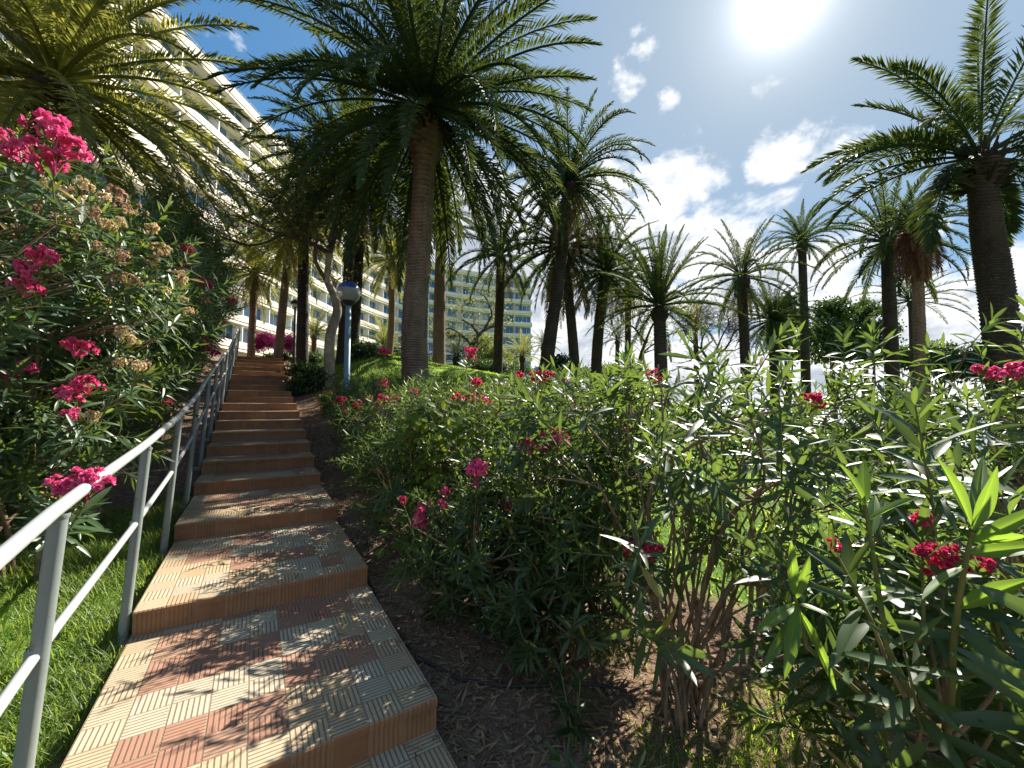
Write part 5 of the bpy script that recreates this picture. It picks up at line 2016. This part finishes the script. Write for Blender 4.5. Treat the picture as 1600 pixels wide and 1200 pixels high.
def dotv(v):
    return N.vmath('DOT_PRODUCT', D, tuple(float(q) for q in v), out=1)


def blob(px, py, sx, sy, wgt=1.0):
    c = norm(ray(px, py))
    r = norm(np.cross(c, [0, 0, 1]))
    u = np.cross(r, c)
    k = np.linalg.norm(ray(px, py))
    dc = N.math('MAXIMUM', dotw(c), .05)
    a = N.math('DIVIDE', dotw(r), dc)
    e = N.math('DIVIDE', dotw(u), dc)
    a = N.math('MULTIPLY', a, k / sx)
    e = N.math('MULTIPLY', e, k / sy)
    q = N.math('ADD', N.math('MULTIPLY', a, a), N.math('MULTIPLY', e, e))
    return N.math('MULTIPLY', N.math('SUBTRACT', 1.0, q, clamp=True), wgt)


cl = None
for (px, py, sx, sy, w) in [(1040, 300, 105, 62, 1.0), (960, 290, 80, 70, .9), (1235, 236, 95, 58, .95), (1008, 92, 34, 26, .62), (968, 136, 36, 34, .66), (1046, 166, 34, 26, .6), (985, 50, 26, 16, .45), (1195, 140, 30, 18, .42), (1085, 222, 26, 14, .4),
                            (1170, 325, 100, 34, .7), (1210, 318, 50, 24, .62), (1050, 400, 190, 78, 1.2), (1200, 440, 170, 90, 1.2), (900, 470, 250, 190, 1.3), (1330, 490, 190, 95, 1.2), (1500, 500, 220, 110, 1.2), (1660, 470, 190, 150, 1.1),
                            (740, 380, 160, 170, 1.2), (680, 520, 250, 130, 1.2), (345, 65, 22, 26, .4), (300, 15, 60, 20, .3), (1360, 380, 130, 40, .6), (520, 250, 90, 60, .4), (600, 160, 120, 60, .35)]:
    v = blob(px, py, sx, sy, w)
    cl = v if cl is None else N.math('MAXIMUM', cl, v)
hz = N.node('ShaderNodeSeparateXYZ')
N.put(hz.inputs[0], D)
band_ = N.math('SUBTRACT', 1.0, N.smooth(hz.outputs[2], .05, .27))
cl = N.math('MAXIMUM', cl, N.math('MULTIPLY', band_, 1.1))
# unseen broken cloud, added behind the viewer to brighten the fill light
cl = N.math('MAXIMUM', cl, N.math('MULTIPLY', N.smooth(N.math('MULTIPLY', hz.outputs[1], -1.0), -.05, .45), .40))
wp = N.vmath('MULTIPLY', D, (1, 1, 1.7))
n1 = N.noise(wp, 7, 8, .62, .3)
n2 = N.noise(wp, 22, 6, .6)
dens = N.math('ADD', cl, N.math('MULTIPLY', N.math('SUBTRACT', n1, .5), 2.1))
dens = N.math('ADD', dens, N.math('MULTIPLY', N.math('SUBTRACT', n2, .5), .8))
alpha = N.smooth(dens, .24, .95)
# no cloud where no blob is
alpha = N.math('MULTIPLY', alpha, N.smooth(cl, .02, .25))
# cloud brightness: thick hearts are greyer, rims near the sun bright
core = N.smooth(N.math('ADD', dens, N.math('MULTIPLY', N.math('SUBTRACT', n1, .5), 1.2)), .75, 1.7)
ccol = N.mix(core, (9.0, 9.0, 9.1), (4.0, 4.5, 5.2))
sdot = N.math('MAXIMUM', dotv(sdir), 0.0)
glow = N.math('ADD', N.math('MULTIPLY', N.math('POWER', sdot, 620.0), 6.0), N.math('MULTIPLY', N.math('POWER', sdot, 2500.0), 40.0))
gm = N.node('ShaderNodeGamma')
N.put(gm.inputs[0], sky.outputs[0])
gm.inputs[1].default_value = .45
skyc = N.mix(1.0, gm.outputs[0], (.74, 1.66, 2.58), 'MULTIPLY')
skyc = N.mix(N.math('MULTIPLY', N.math('POWER', sdot, 6.5), .88), skyc, (3.6, 4.15, 4.75))
glow = N.math('ADD', glow, N.math('MULTIPLY', N.math('POWER', sdot, 150.0), 2.6))
gcol = N.node('ShaderNodeCombineXYZ')
for i, t in enumerate((1.0, .98, .95)):
    N.put(gcol.inputs[i], N.math('MULTIPLY', glow, t))
base = N.mix(1.0, skyc, gcol.outputs[0], 'ADD')
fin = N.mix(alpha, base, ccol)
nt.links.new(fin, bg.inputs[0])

scene.view_settings.view_transform = 'Standard'
scene.view_settings.look = 'None'
scene.view_settings.exposure = 1.45
scene.view_settings.gamma = 1.0
scene.cycles.max_bounces = 6
scene.cycles.diffuse_bounces = 3
scene.cycles.glossy_bounces = 3
scene.cycles.transmission_bounces = 5
scene.cycles.transparent_max_bounces = 6
scene.cycles.caustics_reflective = False
scene.cycles.caustics_refractive = False
scene.cycles.sample_clamp_indirect = 6
scene.cycles.sample_clamp_direct = 30
